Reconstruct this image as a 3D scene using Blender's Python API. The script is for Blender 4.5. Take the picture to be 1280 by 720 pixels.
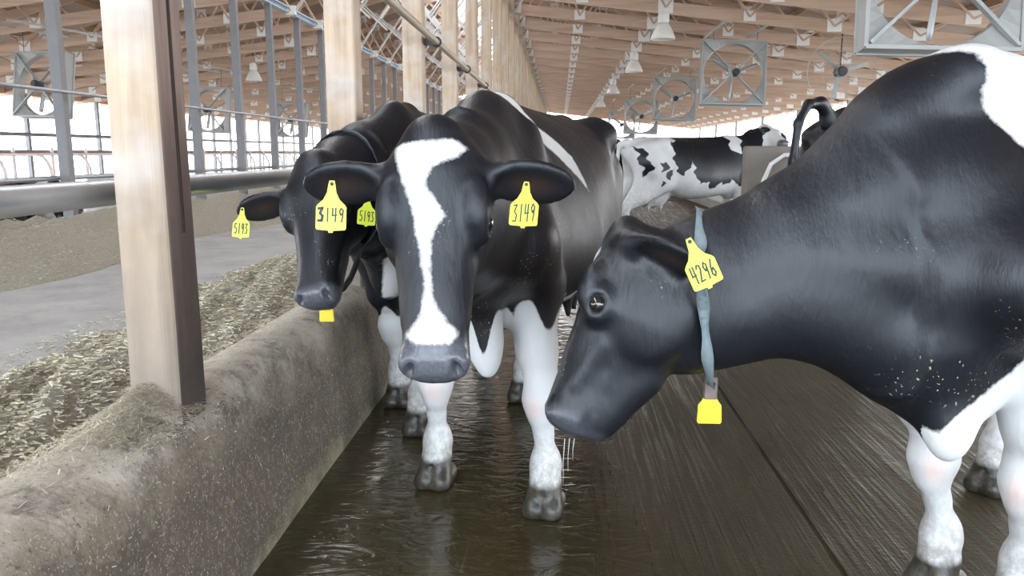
import bpy, math, random
import numpy as np
from mathutils import Vector, Matrix
for o in list(bpy.data.objects): bpy.data.objects.remove(o)
SC = bpy.context.scene; COL = SC.collection
# ------------------------------------------------------------------ camera, sky, exposure
PITCH = math.atan(.17); YAW = math.atan(.06/math.hypot(1, .17)); CAMZ = 1.25
cd = bpy.data.cameras.new('camera'); cam = bpy.data.objects.new('camera', cd); COL.objects.link(cam)
cam.location = (0, 0, CAMZ); cam.rotation_euler = (math.pi/2-PITCH, 0, YAW)
cd.sensor_width = 36; cd.lens = 28.125; cd.clip_start = .05; cd.clip_end = 500
SC.camera = cam
SC.view_settings.view_transform = 'Standard'; SC.view_settings.look = 'None'
SC.view_settings.exposure = 2.8; SC.view_settings.gamma = 1; SC.view_settings.use_curve_mapping = False
w = bpy.data.worlds.new('overcast_sky'); SC.world = w; w.use_nodes = True
nt = w.node_tree; nt.nodes.clear()
wo = nt.nodes.new('ShaderNodeOutputWorld'); bg = nt.nodes.new('ShaderNodeBackground')
tc = nt.nodes.new('ShaderNodeTexCoord'); sx = nt.nodes.new('ShaderNodeSeparateXYZ'); cr = nt.nodes.new('ShaderNodeValToRGB')
cr.color_ramp.elements[0].position = .0; cr.color_ramp.elements[0].color = (.74, .86, 1, 1)     # clear blue behind the camera, white haze down the barn
cr.color_ramp.elements[1].position = .8; cr.color_ramp.elements[1].color = (.97, .98, 1, 1)
nt.links.new(tc.outputs['Generated'], sx.inputs[0]); mr = nt.nodes.new('ShaderNodeMapRange'); mr.inputs[1].default_value = -.7; mr.inputs[2].default_value = .5; nt.links.new(sx.outputs['Y'], mr.inputs[0]); nt.links.new(mr.outputs[0], cr.inputs[0])
nt.links.new(cr.outputs[0], bg.inputs[0]); bg.inputs[1].default_value = 1.35
nt.links.new(bg.outputs[0], wo.inputs[0])

# ------------------------------------------------------------------ helpers
R = random.Random(7)
def V(*a): return np.array(a, float)
def unit(v): v = np.array(v, float); return v/np.linalg.norm(v)
class MB:
    def __init__(s): s.v = []; s.f = []
    def add(s, vs, fs):
        b = len(s.v); s.v += [tuple(map(float, p)) for p in vs]; s.f += [tuple(i+b for i in f) for f in fs]
    def box(s, c, d):
        x, y, z = [k/2 for k in d]
        s.add([(c[0]+i*x, c[1]+j*y, c[2]+k*z) for i in (-1, 1) for j in (-1, 1) for k in (-1, 1)],
              [(0, 1, 3, 2), (4, 6, 7, 5), (0, 4, 5, 1), (2, 3, 7, 6), (0, 2, 6, 4), (1, 5, 7, 3)])
    def bar(s, a, b, wd, ht, up=(0, 0, 1)):
        a, b = np.array(a, float), np.array(b, float); t = unit(b-a); up = np.array(up, float)
        if abs(t@up) > .98: up = V(0, 1, 0)
        r = unit(np.cross(t, up)); u = np.cross(r, t)
        vs = [p+r*i*wd/2+u*j*ht/2 for p in (a, b) for i, j in ((-1, -1), (1, -1), (1, 1), (-1, 1))]
        s.add(vs, [(3, 2, 1, 0), (4, 5, 6, 7)]+[(i, (i+1) % 4, 4+(i+1) % 4, 4+i) for i in range(4)])
    def tube(s, pts, r, n=10, closed=False):
        pts = [np.array(p, float) for p in pts]; m = len(pts); rr = r if hasattr(r, '__len__') else [r]*m
        u = None; vs = []
        for i, p in enumerate(pts):
            if closed: t = unit(pts[(i+1) % m]-pts[i-1])
            else: t = unit(pts[min(i+1, m-1)]-pts[max(i-1, 0)])
            if u is None:
                h = V(0, 0, 1) if abs(t[2]) < .9 else V(1, 0, 0); u = unit(np.cross(t, h))
            else: u = unit(u-t*(u@t))
            q = np.cross(t, u)
            vs += [p+rr[i]*(u*math.cos(2*math.pi*k/n)+q*math.sin(2*math.pi*k/n)) for k in range(n)]
        fs = []
        for i in range(m if closed else m-1):
            j = (i+1) % m
            fs += [(i*n+k, i*n+(k+1) % n, j*n+(k+1) % n, j*n+k) for k in range(n)]
        if not closed: fs += [tuple(range(n-1, -1, -1)), tuple((m-1)*n+k for k in range(n))]
        s.add(vs, fs)
    def lathe(s, prof, n=20, c=(0, 0, 0), ax=(0, 0, 1)):
        ax = unit(ax); h = V(1, 0, 0) if abs(ax[0]) < .9 else V(0, 1, 0); u = unit(np.cross(ax, h)); q = np.cross(ax, u); c = np.array(c, float)
        vs = [c+ax*z+r*(u*math.cos(2*math.pi*k/n)+q*math.sin(2*math.pi*k/n)) for r, z in prof for k in range(n)]
        fs = [(i*n+k, i*n+(k+1) % n, (i+1)*n+(k+1) % n, (i+1)*n+k) for i in range(len(prof)-1) for k in range(n)]
        s.add(vs, fs)
    def prism(s, outline, o, ex, ey, th):           # outline polygon in the plane (ex, ey), given a thickness
        o, ex, ey = np.array(o, float), unit(ex), unit(ey); ez = np.cross(ex, ey); n = len(outline)
        vs = [o+ex*x+ey*y+ez*k*th/2 for k in (-1, 1) for x, y in outline]
        s.add(vs, [tuple(range(n-1, -1, -1)), tuple(range(n, 2*n))]+[(i, (i+1) % n, n+(i+1) % n, n+i) for i in range(n)])
    def build(s, name, mat, parent=None, smooth=False, loc=None):
        me = bpy.data.meshes.new(name); me.from_pydata(s.v, [], s.f); me.update()
        o = bpy.data.objects.new(name, me); COL.objects.link(o)
        if mat: me.materials.append(mat)
        if parent: o.parent = parent
        if loc is not None: o.location = loc
        if smooth:
            for p in me.polygons: p.use_smooth = True
        return o
def smooth_angle(o, deg=40):
    me = o.data; me.polygons.foreach_set('use_smooth', [True]*len(me.polygons)); me.set_sharp_from_angle(angle=math.radians(deg))
def bevel(o, wd=.006, seg=2):
    m = o.modifiers.new('bevel', 'BEVEL'); m.width = wd; m.segments = seg; m.limit_method = 'ANGLE'; return o
def tag(o, label, cat, group=None, kind=None):
    o['label'] = label; o['category'] = cat
    if group: o['group'] = group
    if kind: o['kind'] = kind
    return o
def struct(o, label=None, cat=None):
    o['kind'] = 'structure'
    if label: o['label'] = label
    if cat: o['category'] = cat
    return o
def empty(name, loc=(0, 0, 0), rz=0):
    o = bpy.data.objects.new(name, None); COL.objects.link(o); o.location = loc; o.rotation_euler = (0, 0, rz); o.empty_display_size = .1; return o
def copy_tree(o, parent=None):
    c = o.copy(); COL.objects.link(c)
    if parent: c.parent = parent
    for ch in list(o.children): copy_tree(ch, c)
    return c
def ony(px, py, y):       # point at distance y down the alley along a sight line, used to measure the place
    cp, sp, cy, sy = math.cos(PITCH), math.sin(PITCH), math.cos(YAW), math.sin(YAW)
    f_ = V(-sy*cp, cy*cp, -sp); r_ = V(cy, sy, 0); u_ = np.cross(r_, f_); d = f_+r_*(px-640)/1000-u_*(py-360)/1000
    return V(0, 0, CAMZ)+d*(y/d[1])
# ---- materials
class NT:
    def __init__(s, name):
        s.m = bpy.data.materials.new(name); s.m.use_nodes = True; s.t = s.m.node_tree; s.t.nodes.clear()
        s.o = s.t.nodes.new('ShaderNodeOutputMaterial'); s.b = s.t.nodes.new('ShaderNodeBsdfPrincipled'); s.t.links.new(s.b.outputs[0], s.o.inputs[0])
        s.c = s.t.nodes.new('ShaderNodeTexCoord')
    def n(s, typ, **kw):
        k = s.t.nodes.new(typ)
        for a, b in kw.items(): setattr(k, a, b)
        return k
    def L(s, a, b): s.t.links.new(a, b)
    def put(s, sock, val):
        if hasattr(val, 'links') or hasattr(val, 'is_linked'): s.L(val, sock)
        else: sock.default_value = val
    def coord(s, scale=(1, 1, 1), out='Object', rot=(0, 0, 0)):
        mp = s.n('ShaderNodeMapping'); s.L(s.c.outputs[out], mp.inputs[0]); mp.inputs['Scale'].default_value = scale; mp.inputs['Rotation'].default_value = rot; return mp.outputs[0]
    def noise(s, sc=5, det=4, rough=.55, vec=None, dist=0):
        k = s.n('ShaderNodeTexNoise'); k.inputs['Scale'].default_value = sc; k.inputs['Detail'].default_value = det; k.inputs['Roughness'].default_value = rough; k.inputs['Distortion'].default_value = dist
        s.L(vec if vec is not None else s.c.outputs['Object'], k.inputs['Vector']); return k.outputs[0]
    def ramp(s, fac, *st):
        k = s.n('ShaderNodeValToRGB'); s.put(k.inputs[0], fac); e = k.color_ramp.elements
        while len(e) < len(st): e.new(.5)
        for i, (p, c) in enumerate(st):
            e[i].position = p; e[i].color = (c, c, c, 1) if not hasattr(c, '__len__') else (*c, 1)
        return k.outputs[0]
    def mix(s, f, a, b, mode='MIX'):
        k = s.n('ShaderNodeMix', data_type='RGBA', blend_type=mode); s.put(k.inputs[0], f)
        for so_, v in ((k.inputs[6], a), (k.inputs[7], b)): s.put(so_, v if not isinstance(v, tuple) else (*v, 1)[:4])
        return k.outputs[2]
    def math(s, op, a, b=0, c=None):
        k = s.n('ShaderNodeMath', operation=op); s.put(k.inputs[0], a); s.put(k.inputs[1], b)
        if c is not None: s.put(k.inputs[2], c)
        return k.outputs[0]
    def bump(s, h, st=.3, d=.01, prev=None):
        k = s.n('ShaderNodeBump'); k.inputs['Strength'].default_value = st; k.inputs['Distance'].default_value = d; s.L(h, k.inputs['Height'])
        if prev is not None: s.L(prev, k.inputs['Normal'])
        return k.outputs[0]
    def fin(s, col=None, rough=None, nor=None, metal=None, spec=None):
        for nm, v in (('Base Color', col), ('Roughness', rough), ('Normal', nor), ('Metallic', metal), ('Specular IOR Level', spec)):
            if v is None: continue
            s.put(s.b.inputs[nm], v if not isinstance(v, tuple) else (*v, 1)[:4])
        return s.m
def simple(name, col, rough=.5, metal=0, var=.15, sc=12, bump=.1):
    t = NT(name); n = t.noise(sc, 4)
    c = t.mix(n, tuple(k*(1-var) for k in col), tuple(min(1, k*(1+var)) for k in col))
    return t.fin(c, rough, t.bump(n, bump, .004), metal)
def wood(name, a, b, axis=2, sc=1., rough=.75, stain=None):
    t = NT(name); s = [14*sc]*3; s[axis] = .9*sc
    oi = t.n('ShaderNodeObjectInfo'); g0 = t.coord(tuple(s)); av = t.n('ShaderNodeVectorMath', operation='ADD'); t.L(g0, av.inputs[0])
    rv = t.n('ShaderNodeVectorMath', operation='SCALE'); rv.inputs[0].default_value = (37, 19, 53); t.L(oi.outputs['Random'], rv.inputs['Scale']); t.L(rv.outputs[0], av.inputs[1])
    g = t.noise(1.6, 6, .6, av.outputs[0], .6)
    c = t.ramp(g, (.3, a), (.68, b))
    big = t.noise(1.1*sc, 3, .5, av.outputs[0]); c = t.mix(t.math('MULTIPLY', big, .35), c, tuple(k*.6 for k in b))
    if stain: c = stain(t, c)
    return t.fin(c, rough, t.bump(g, .35, .006))

M = {}
def post_stain(t, c):       # splash-darkened foot of the post and a pale grey worn band
    z = t.n('ShaderNodeSeparateXYZ'); t.L(t.c.outputs['Object'], z.inputs[0]); n = t.noise(7, 5, .7)
    k = t.math('ADD', z.outputs['Z'], t.math('MULTIPLY', t.math('SUBTRACT', n, .5), .5))
    c = t.mix(t.ramp(k, (.1, .85), (1.25, 0)), c, (.19, .155, .125))
    pale = t.ramp(t.noise(3.2, 3, .5), (.5, 0), (.64, 1)); c = t.mix(t.math('MULTIPLY', pale, .45), c, (.58, .55, .54)); return t.mix(t.ramp(t.noise(2.2, 4, .6), (.52, 0), (.66, .5)), c, (.27, .20, .165))
M['post'] = wood('weathered_post_wood', (.38, .27, .18), (.60, .455, .32), 2, 1, .8, post_stain)
def side_shade_stain(t, c):       # less lit side: its shade painted into the wood, along with cow dirt
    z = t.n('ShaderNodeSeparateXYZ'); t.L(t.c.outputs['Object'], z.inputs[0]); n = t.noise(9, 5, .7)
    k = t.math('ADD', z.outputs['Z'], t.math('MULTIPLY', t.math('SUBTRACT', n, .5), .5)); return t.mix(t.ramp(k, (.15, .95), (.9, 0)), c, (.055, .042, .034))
M['post_side'] = wood('shaded_stained_post_side', (.16, .105, .085), (.30, .21, .175), 2, 1, .75, side_shade_stain)
M['chord'] = wood('truss_timber', (.46, .305, .215), (.67, .48, .365), 0, .5)
M['web'] = wood('ridge_lit_web_timber', (.55, .49, .43), (.74, .70, .66), 2, .5)  # centre lattice: light from the open ridge painted in as paler timber
M['purlin'] = wood('purlin_timber', (.36, .22, .13), (.52, .34, .22), 1, .4)
M['gusset'] = simple('galvanised_plate', (.78, .77, .74), .45, .0, .08)
M['galv'] = simple('galvanised_steel', (.40, .41, .40), .45, .25, .16, 9)
M['fan'] = simple('fan_housing_paint', (.40, .395, .375), .45, .1, .1, 6)
M['pipe'] = simple('worn_steel_pipe', (.40, .42, .45), .33, .7, .2, 6)
M['steelpost'] = simple('grey_steel_column', (.19, .18, .18), .55, .1, .18, 5)
M['bluebeam'] = simple('blue_grey_beam', (.42, .50, .58), .5, .3, .12, 5)
M['dark'] = simple('dark_motor', (.05, .052, .055), .5, .2, .2)
M['lampglass'] = simple('frosted_reflector', (.82, .78, .72), .3, 0, .06)
M['yellow'] = simple('yellow_tag_plastic', (.66, .73, .05), .4, 0, .05, 30, .03)
M['yellow2'] = simple('amber_tag_plastic', (.74, .58, .03), .4, 0, .1, 30, .03)
M['ink'] = simple('black_marker_ink', (.035, .035, .05), .6, 0, .1)
M['strap'] = simple('grey_nylon_strap', (.17, .205, .215), .6, 0, .25, 60)
M['weight'] = simple('rusty_steel_weight', (.17, .125, .11), .6, .2, .45, 40)
M['whitepaint'] = simple('pink_white_pipe', (.82, .70, .66), .45, .1, .1)
M['rust'] = simple('red_brown_rail', (.36, .18, .13), .6, .1, .25)
M['slab'] = simple('pale_concrete', (.40, .39, .36), .85, 0, .2, 3, .3)
M['crackwood'] = simple('dark_wood_crack', (.035, .022, .016), .9)
t = NT('eye'); t.fin((.012, .008, .006), .06); M['eye'] = t.m; t.b.inputs['Coat Weight'].default_value = 1
def mk_roof():
    t = NT('roof_sheet'); wv = t.n('ShaderNodeTexWave', wave_type='BANDS', bands_direction='Y'); wv.inputs['Scale'].default_value = 1.6
    t.L(t.c.outputs['Object'], wv.inputs[0]); n = t.noise(.5, 4)
    return t.fin(t.mix(n, (.27, .195, .15), (.38, .29, .23)), .6, t.bump(wv.outputs[1], .5, .03))
M['roof'] = mk_roof()
def mk_floor():
    t = NT('wet_alley_concrete')
    g = t.coord((48, 1.1, 1)); gr = t.noise(1, 4, .65, g, .3)                       # brush grooves along the alley
    rp = t.coord((6, 13, 1), rot=(0, 0, .35)); rip = t.noise(1, 3, .5, rp, 1.6)      # ripples in the standing water
    big = t.noise(.9, 4, .6); fine = t.noise(60, 3, .6)
    c = t.ramp(big, (.3, (.032, .0245, .010)), (.55, (.047, .037, .0165)), (.75, (.066, .053, .027)))
    patch = t.ramp(t.noise(2.2, 3, .6), (.42, .15), (.62, 1)); c = t.mix(t.math('MULTIPLY', patch, t.ramp(gr, (.58, 0), (.75, .3))), c, (.12, .105, .08))
    sx = t.n('ShaderNodeSeparateXYZ'); t.L(t.c.outputs['Object'], sx.inputs[0])
    wet = t.ramp(t.math('ADD', sx.outputs['X'], t.math('MULTIPLY', t.math('SUBTRACT', big, .5), .6)), (-.0, 1), (.45, 0))
    ro = t.mix(wet, t.ramp(gr, (.48, .60), (.62, .28)), t.ramp(rip, (.3, .10), (.8, .24)))
    hA = t.math('ADD', t.math('MULTIPLY', gr, t.math('MULTIPLY_ADD', patch, .7, .25)), t.math('MULTIPLY', fine, .4))
    h = t.mix(wet, hA, rip)
    return t.fin(c, ro, t.bump(h, .55, .012))
M['floor'] = mk_floor()
def mk_conc(name, a, b, c3, sc=4, rough=.85, bs=.6):
    t = NT(name); n = t.noise(sc, 6, .7); n2 = t.noise(sc*9, 4, .7)
    c = t.ramp(n, (.32, a), (.52, b), (.72, c3)); c = t.mix(t.math('MULTIPLY', n2, .35), c, tuple(k*.45 for k in b))
    return t.fin(c, rough, t.bump(n2, bs, .008, t.bump(n, .5, .02)))
def mk_curb():
    t = NT('stained_curb_concrete'); n = t.noise(3.5, 6, .7); n2 = t.noise(38, 4, .7)
    z = t.n('ShaderNodeSeparateXYZ'); t.L(t.c.outputs['Object'], z.inputs[0])
    k = t.math('ADD', z.outputs['Z'], t.math('MULTIPLY', t.math('SUBTRACT', n, .5), .35))
    c = t.ramp(k, (.0, (.19, .165, .095)), (.07, (.075, .057, .036)), (.36, (.095, .073, .050)), (.48, (.20, .165, .12)), (.57, (.46, .41, .34)))
    c = t.mix(t.ramp(n2, (.50, 0), (.68, .35)), c, (.30, .265, .21))
    c = t.mix(t.ramp(t.noise(6, 5, .75), (.5, 0), (.62, .6)), c, (.06, .05, .042))
    c = t.mix(t.ramp(t.noise(130, 2, .5), (.62, 0), (.68, .7)), c, (.40, .36, .28)); c = t.mix(t.ramp(t.noise(70, 3, .6), (.30, .7), (.40, 0)), c, (.04, .032, .026))
    return t.fin(c, .8, t.bump(t.noise(90, 4, .7), .5, .006, t.bump(n, .4, .03)))
M['curb'] = mk_curb()
M['lane'] = mk_conc('feed_lane_concrete', (.30, .285, .27), (.375, .36, .34), (.45, .43, .40), 2.5)
M['outside'] = mk_conc('yard_gravel', (.42, .42, .40), (.5, .5, .48), (.58, .57, .55), 1)
def mk_feed():
    t = NT('chopped_silage'); g = t.noise(45, 5, .75, None, 1.2); n = t.noise(4, 4)
    c = t.ramp(g, (.26, (.24, .20, .145)), (.42, (.40, .35, .27)), (.58, (.48, .43, .345)), (.78, (.65, .595, .49)))
    c = t.mix(t.math('MULTIPLY', n, .4), c, (.30, .28, .21)); return t.fin(c, .9, t.bump(g, 1, .03))
M['feed'] = mk_feed()
def mk_flake():
    t = NT('silage_flakes'); a = t.n('ShaderNodeAttribute', attribute_name='tone')
    c = t.ramp(a.outputs['Fac'], (0, (.24, .205, .14)), (.4, (.39, .345, .245)), (.75, (.50, .45, .335)), (1, (.66, .60, .47))); return t.fin(c, .8)
M['flake'] = mk_flake()

def mk_coat():
    t = NT('holstein_coat')
    def A(nm): return t.n('ShaderNodeAttribute', attribute_name=nm).outputs['Fac']
    wn = t.noise(38, 4, .7); hair = t.noise(170, 3, .6); big = t.noise(5, 4, .6)
    edge = t.math('ADD', A('white'), t.math('MULTIPLY', t.math('SUBTRACT', wn, .5), .022))
    edge = t.math('ADD', edge, t.math('MULTIPLY', t.math('SUBTRACT', hair, .5), .006))
    f = t.ramp(t.math('MULTIPLY_ADD', edge, 90, .5), (0, 0), (1, 1))
    black = t.mix(big, (.005, .0055, .0075), (.0095, .0105, .014))
    black = t.mix(A('brown'), black, (.036, .021, .015))
    white = t.mix(big, (.55, .53, .505), (.67, .655, .64))
    white = t.mix(A('pink'), white, (.72, .50, .43))
    c = t.mix(f, black, white)
    dm = t.math('MULTIPLY', A('dirt'), t.ramp(t.noise(26, 5, .72), (.38, 0), (.6, 1)))
    c = t.mix(dm, c, (.21, .19, .15))
    fl = t.math('MULTIPLY', t.ramp(t.noise(120, 2, .5), (.66, 0), (.69, 1)), t.ramp(t.noise(3.5, 3, .6), (.56, 0), (.66, .8)))
    c = t.mix(fl, c, (.42, .36, .24))
    c = t.mix(A('muzzle'), c, t.mix(t.noise(90, 2), (.045, .047, .055), (.13, .13, .145)))
    hoofc = t.mix(t.ramp(t.noise(30, 5, .7), (.35, 0), (.7, 1)), (.022, .018, .013), (.085, .074, .058))
    c = t.mix(A('hoof'), c, hoofc)
    hv = t.coord((90, 90, 22)); hn = t.noise(1, 4, .65, hv)
    ro = t.mix(A('muzzle'), t.mix(f, t.ramp(big, (.3, .36), (.7, .50)), (.65,)*3), (.25,)*3)
    ro = t.mix(A('hoof'), ro, (.35,)*3)
    nb = t.bump(hn, .3, .004, t.bump(t.noise(1, 4, .6, t.coord((26, 26, 7))), .28, .012))
    return t.fin(c, ro, nb, None, .42)
M['coat'] = mk_coat()

# ------------------------------------------------------------------ the barn
def ground(name, x0, x1, y0, y1, z, mat, nx=1, ny=1, fz=None, label=None):
    m = MB(); xs = np.linspace(x0, x1, nx+1); ys = np.linspace(y0, y1, ny+1)
    m.add([(x, y, z+(fz(x, y) if fz else 0)) for x in xs for y in ys],
          [(i*(ny+1)+j, (i+1)*(ny+1)+j, (i+1)*(ny+1)+j+1, i*(ny+1)+j+1) for i in range(nx) for j in range(ny)])
    return m.build(name, mat, None, bool(fz))
Y0, Y1 = -7., 63.
def slab(name, x0, x1, y0, y1, z0, z1, mat):
    m = MB(); m.box(((x0+x1)/2, (y0+y1)/2, (z0+z1)/2), (x1-x0, y1-y0, z1-z0)); return m.build(name, mat)
yard = struct(ground('floor_yard', -90, 90, -60, 160, -.14, M['outside']))
# alley floor with an open joint
GX = .865
m = MB()
for x0, x1 in ((-.95, GX-.008), (GX+.008, 3.4)): m.box(((x0+x1)/2, (Y0+Y1)/2, -.06), (x1-x0, Y1-Y0, .12))
m.box((GX, (Y0+Y1)/2, -.05), (.03, Y1-Y0, .084))
struct(m.build('floor', M['floor']))
struct(slab('floor_stalls', 3.4, 10.4, Y0, Y1, -.12, .2, M['slab']))
struct(slab('floor_lane', -5.95, -1.1, Y0, Y1, -.1, .12, M['lane']))
struct(slab('floor_far_alley', -17.6, -6.25, Y0, Y1, -.12, .0, M['slab']))
# feed curb: worn, rounded top, leaning face
def curb(name, prof, y0, y1, n, mat, amp=.006):
    m = MB(); ys = np.linspace(y0, y1, n); k = len(prof); vs = []
    for y in ys:
        for i, (x, z) in enumerate(prof):
            a = amp*(math.sin(y*3.1+i*.9)+.7*math.sin(y*7.3+i*2.1)+.5*math.sin(y*13.7+i*.4)) if 0 < i < k-1 else 0
            vs.append((x+a*.7, y, z+a*.6))
    fs = [(i*k+j, i*k+j+1, (i+1)*k+j+1, (i+1)*k+j) for i in range(n-1) for j in range(k-1)]
    fs += [tuple(range(k-1, -1, -1)), tuple((n-1)*k+j for j in range(k))]
    m.add(vs, fs); return m.build(name, mat, None, True)
prof = [(-.905, -.02), (-.912, .10), (-.925, .22), (-.938, .34), (-.95, .44), (-.965, .50), (-.99, .54), (-1.03, .562), (-1.09, .57), (-1.15, .565), (-1.20, .55), (-1.235, .52), (-1.25, .46), (-1.25, .3), (-1.25, .05)]
struct(curb('trim_feed_curb', prof, Y0, Y1, 470, M['curb']), 'long stained concrete feed curb under the wooden posts', 'curb')
prof2 = [(-5.92, .05), (-5.93, .38), (-5.98, .44), (-6.2, .44), (-6.26, .38), (-6.27, -.05)]
struct(curb('trim_far_curb', prof2, Y0, Y1, 100, M['slab'], .006), 'far concrete feed curb', 'curb')
# feed along both curbs
def hash2(x, y): return math.sin(x*12.9+y*4.1)*.5+math.sin(x*5.3-y*9.7+1.3)*.3+math.sin(x*23.+y*17.)*.2
def near_h(x, y):
    d = (-1.25-x); wdt = 1.5+.16*math.sin(y*1.3)+.1*math.sin(y*3.7+1)
    e = max(0, 1-d/wdt)
    return (.34*min(1, e*1.7)**.8*(1+.20*hash2(x*1.3, y*.9)) + .025*hash2(x*4, y*4)*min(1, e*4) if e > 0 else -.02)
def far_h(x, y):
    d = x+5.93; wdt = 1.3+.2*math.sin(y*1.1)
    e = max(0, 1-d/wdt)
    return (.36*min(1, e*1.6)**.9*(1+.2*hash2(x, y*.8)) if e > 0 else -.02)
def feed_pile(name, label, x0, x1, y1, nx, ny, hf, nfl, yr, seed):
    o = ground(name, x0, x1, Y0, y1, .122, M['feed'], nx, ny, hf)
    tag(o, label, 'animal feed', None, 'stuff')
    rr = random.Random(seed); vs = []; fs = []; tone = []
    for i in range(nfl):
        y = yr[0]+(yr[1]-yr[0])*rr.random()**1.7; x = x0+(x1-x0)*rr.random()
        h = hf(x, y)
        if h < .0 and rr.random() < .85: continue
        z = .13+max(h, 0)+rr.random()*.012; L = rr.uniform(.004, .017); wd = rr.uniform(.0006, .0021); a = rr.uniform(0, 6.283); tl = rr.uniform(-.6, .6)
        dx, dy, dz = math.cos(a)*L, math.sin(a)*L, math.sin(tl)*L*.6; px, py = -math.sin(a)*wd, math.cos(a)*wd
        b = len(vs); vs += [(x-dx-px, y-dy-py, z-dz*.3), (x-dx+px, y-dy+py, z-dz*.3+.003), (x+dx+px, y+dy+py, z+dz+.003), (x+dx-px, y+dy-py, z+dz)]
        fs.append((b, b+1, b+2, b+3)); tone += [min(1, max(0, rr.gauss(.5, .28)))]*4
    me = bpy.data.meshes.new('straw_flakes'); me.from_pydata(vs, [], fs); me.materials.append(M['flake'])
    at = me.attributes.new('tone', 'FLOAT', 'POINT'); at.data.foreach_set('value', tone)
    f = bpy.data.objects.new('straw_flakes', me); COL.objects.link(f); f.parent = o; f['kind'] = 'stuff'
feed_pile('feed_windrow', 'chopped silage heaped along the near curb behind the wooden post', -3.1, -1.23, 40, 44, 620, near_h, 150000, (.6, 12), 3)
feed_pile('feed_windrow', 'chopped silage ridge against the far curb across the feed lane', -5.95, -4.4, 50, 26, 260, far_h, 16000, (5, 22), 4)
# crumbs of feed on top of the curb and round the post foot
rr = random.Random(11); m = MB()
cv = []; cf = []; tone = []
def crumb(x, y, z, L, wd, a, tl=0):
    dx, dy, dz = math.cos(a)*L, math.sin(a)*L, tl*L; px, py = -math.sin(a)*wd, math.cos(a)*wd; b = len(cv)
    cv.extend([(x-dx-px, y-dy-py, z-dz), (x-dx+px, y-dy+py, z-dz), (x+dx+px, y+dy+py, z+dz), (x+dx-px, y+dy-py, z+dz)]); cf.append((b, b+1, b+2, b+3)); tone.extend([min(1, max(0, rr.gauss(.5, .22)))]*4)
for i in range(14000):
    y = .5+6*rr.random()**1.6; x = rr.gauss(-1.13, .06); x = min(-1.0, max(-1.24, x))
    if rr.random() < .4: y = 1.95+rr.gauss(0, .12); x = rr.gauss(-1.06, .06)
    z = float(np.interp(x, [-1.25, -1.235, -1.2, -1.15, -1.09, -1.03, -.99], [.5, .53, .56, .575, .58, .572, .552]))+.006
    z += .075*math.exp(-((x+1.06)**2/.006+(y-1.93)**2/.008))*rr.random()**.5
    crumb(x, y, z+rr.random()*.01, rr.uniform(.003, .012), rr.uniform(.0005, .0016), rr.uniform(0, 6.3), rr.uniform(-.3, .3))
for i in range(700):
    y = .9+4.5*rr.random()**1.4; z = .12+.42*rr.random()**.7; x = float(np.interp(z, [0, .10, .22, .34, .44, .50, .54], [-.905, -.912, -.925, -.938, -.95, -.965, -.99]))+.005
    a = rr.uniform(0, 6.3); L_, w_ = rr.uniform(.002, .009), rr.uniform(.0005, .0014); b = len(cv)
    cv.extend([(x, y+math.cos(a)*L_*p-math.sin(a)*w_*q, z+math.sin(a)*L_*p+math.cos(a)*w_*q) for p, q in ((-1, -1), (1, -1), (1, 1), (-1, 1))]); cf.append((b, b+1, b+2, b+3)); tone.extend([rr.uniform(.4, 1)]*4)
me = bpy.data.meshes.new('feed_crumbs'); me.from_pydata(cv, [], cf); me.materials.append(M['flake'])
at = me.attributes.new('tone', 'FLOAT', 'POINT'); at.data.foreach_set('value', tone)
fc = bpy.data.objects.new('feed_crumbs', me); COL.objects.link(fc); tag(fc, 'loose feed crumbs strewn over the top of the near curb', 'animal feed', None, 'stuff')

# roof sheets, purlins, trusses
EX, EZ = 10.0, 3.05; CX = -3.5; PX = -1.1; TOPZ = 4.35
def chord_z(x): return TOPZ+(EZ-TOPZ)*(abs(x-CX)-(PX-CX))/(EX-PX)
def roof_z(x): return 3.42+(13.5-abs(x-CX))*.255
for nm, sgn in (('ceiling_right', 1), ('ceiling_left', -1)):
    m = MB(); xo, xi = CX+sgn*14.2, CX+sgn*.75
    m.add([(xo, Y0, roof_z(xo)), (xi, Y0, roof_z(xi)), (xi, Y1, roof_z(xi)), (xo, Y1, roof_z(xo)),
           (xo, Y0, roof_z(xo)+.04), (xi, Y0, roof_z(xi)+.04), (xi, Y1, roof_z(xi)+.04), (xo, Y1, roof_z(xo)+.04)],
          [(0, 1, 2, 3), (7, 6, 5, 4), (0, 4, 5, 1), (1, 5, 6, 2), (2, 6, 7, 3), (3, 7, 4, 0)])
    struct(m.build(nm, M['roof']))
m = MB(); m.box((0, 0, 0), (.05, Y1-Y0-.2, .14)); pm = m.build('roof_purlin', M['purlin']); 
first = True
for sgn in (1, -1):
    for k in range(12):
        x = CX+sgn*(1.2+k*1.12); o = pm if first else pm.copy()
        if not first: COL.objects.link(o)
        first = False; o.location = (x, (Y0+Y1)/2, roof_z(x)-.075)
        side = 'right' if sgn > 0 else 'left'
        nm = ['innermost', 'second', 'third', 'fourth', 'fifth', 'sixth', 'seventh', 'eighth', 'ninth', 'tenth', 'eleventh', 'outermost'][k]
        tag(o, f'brown roof purlin under the {side} roof slope, {nm} from the open ridge', 'purlin', 'purlins under the roof')
TY = [2.1+2*k for k in range(31)]   # trusses and posts march down the barn every two metres
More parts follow.
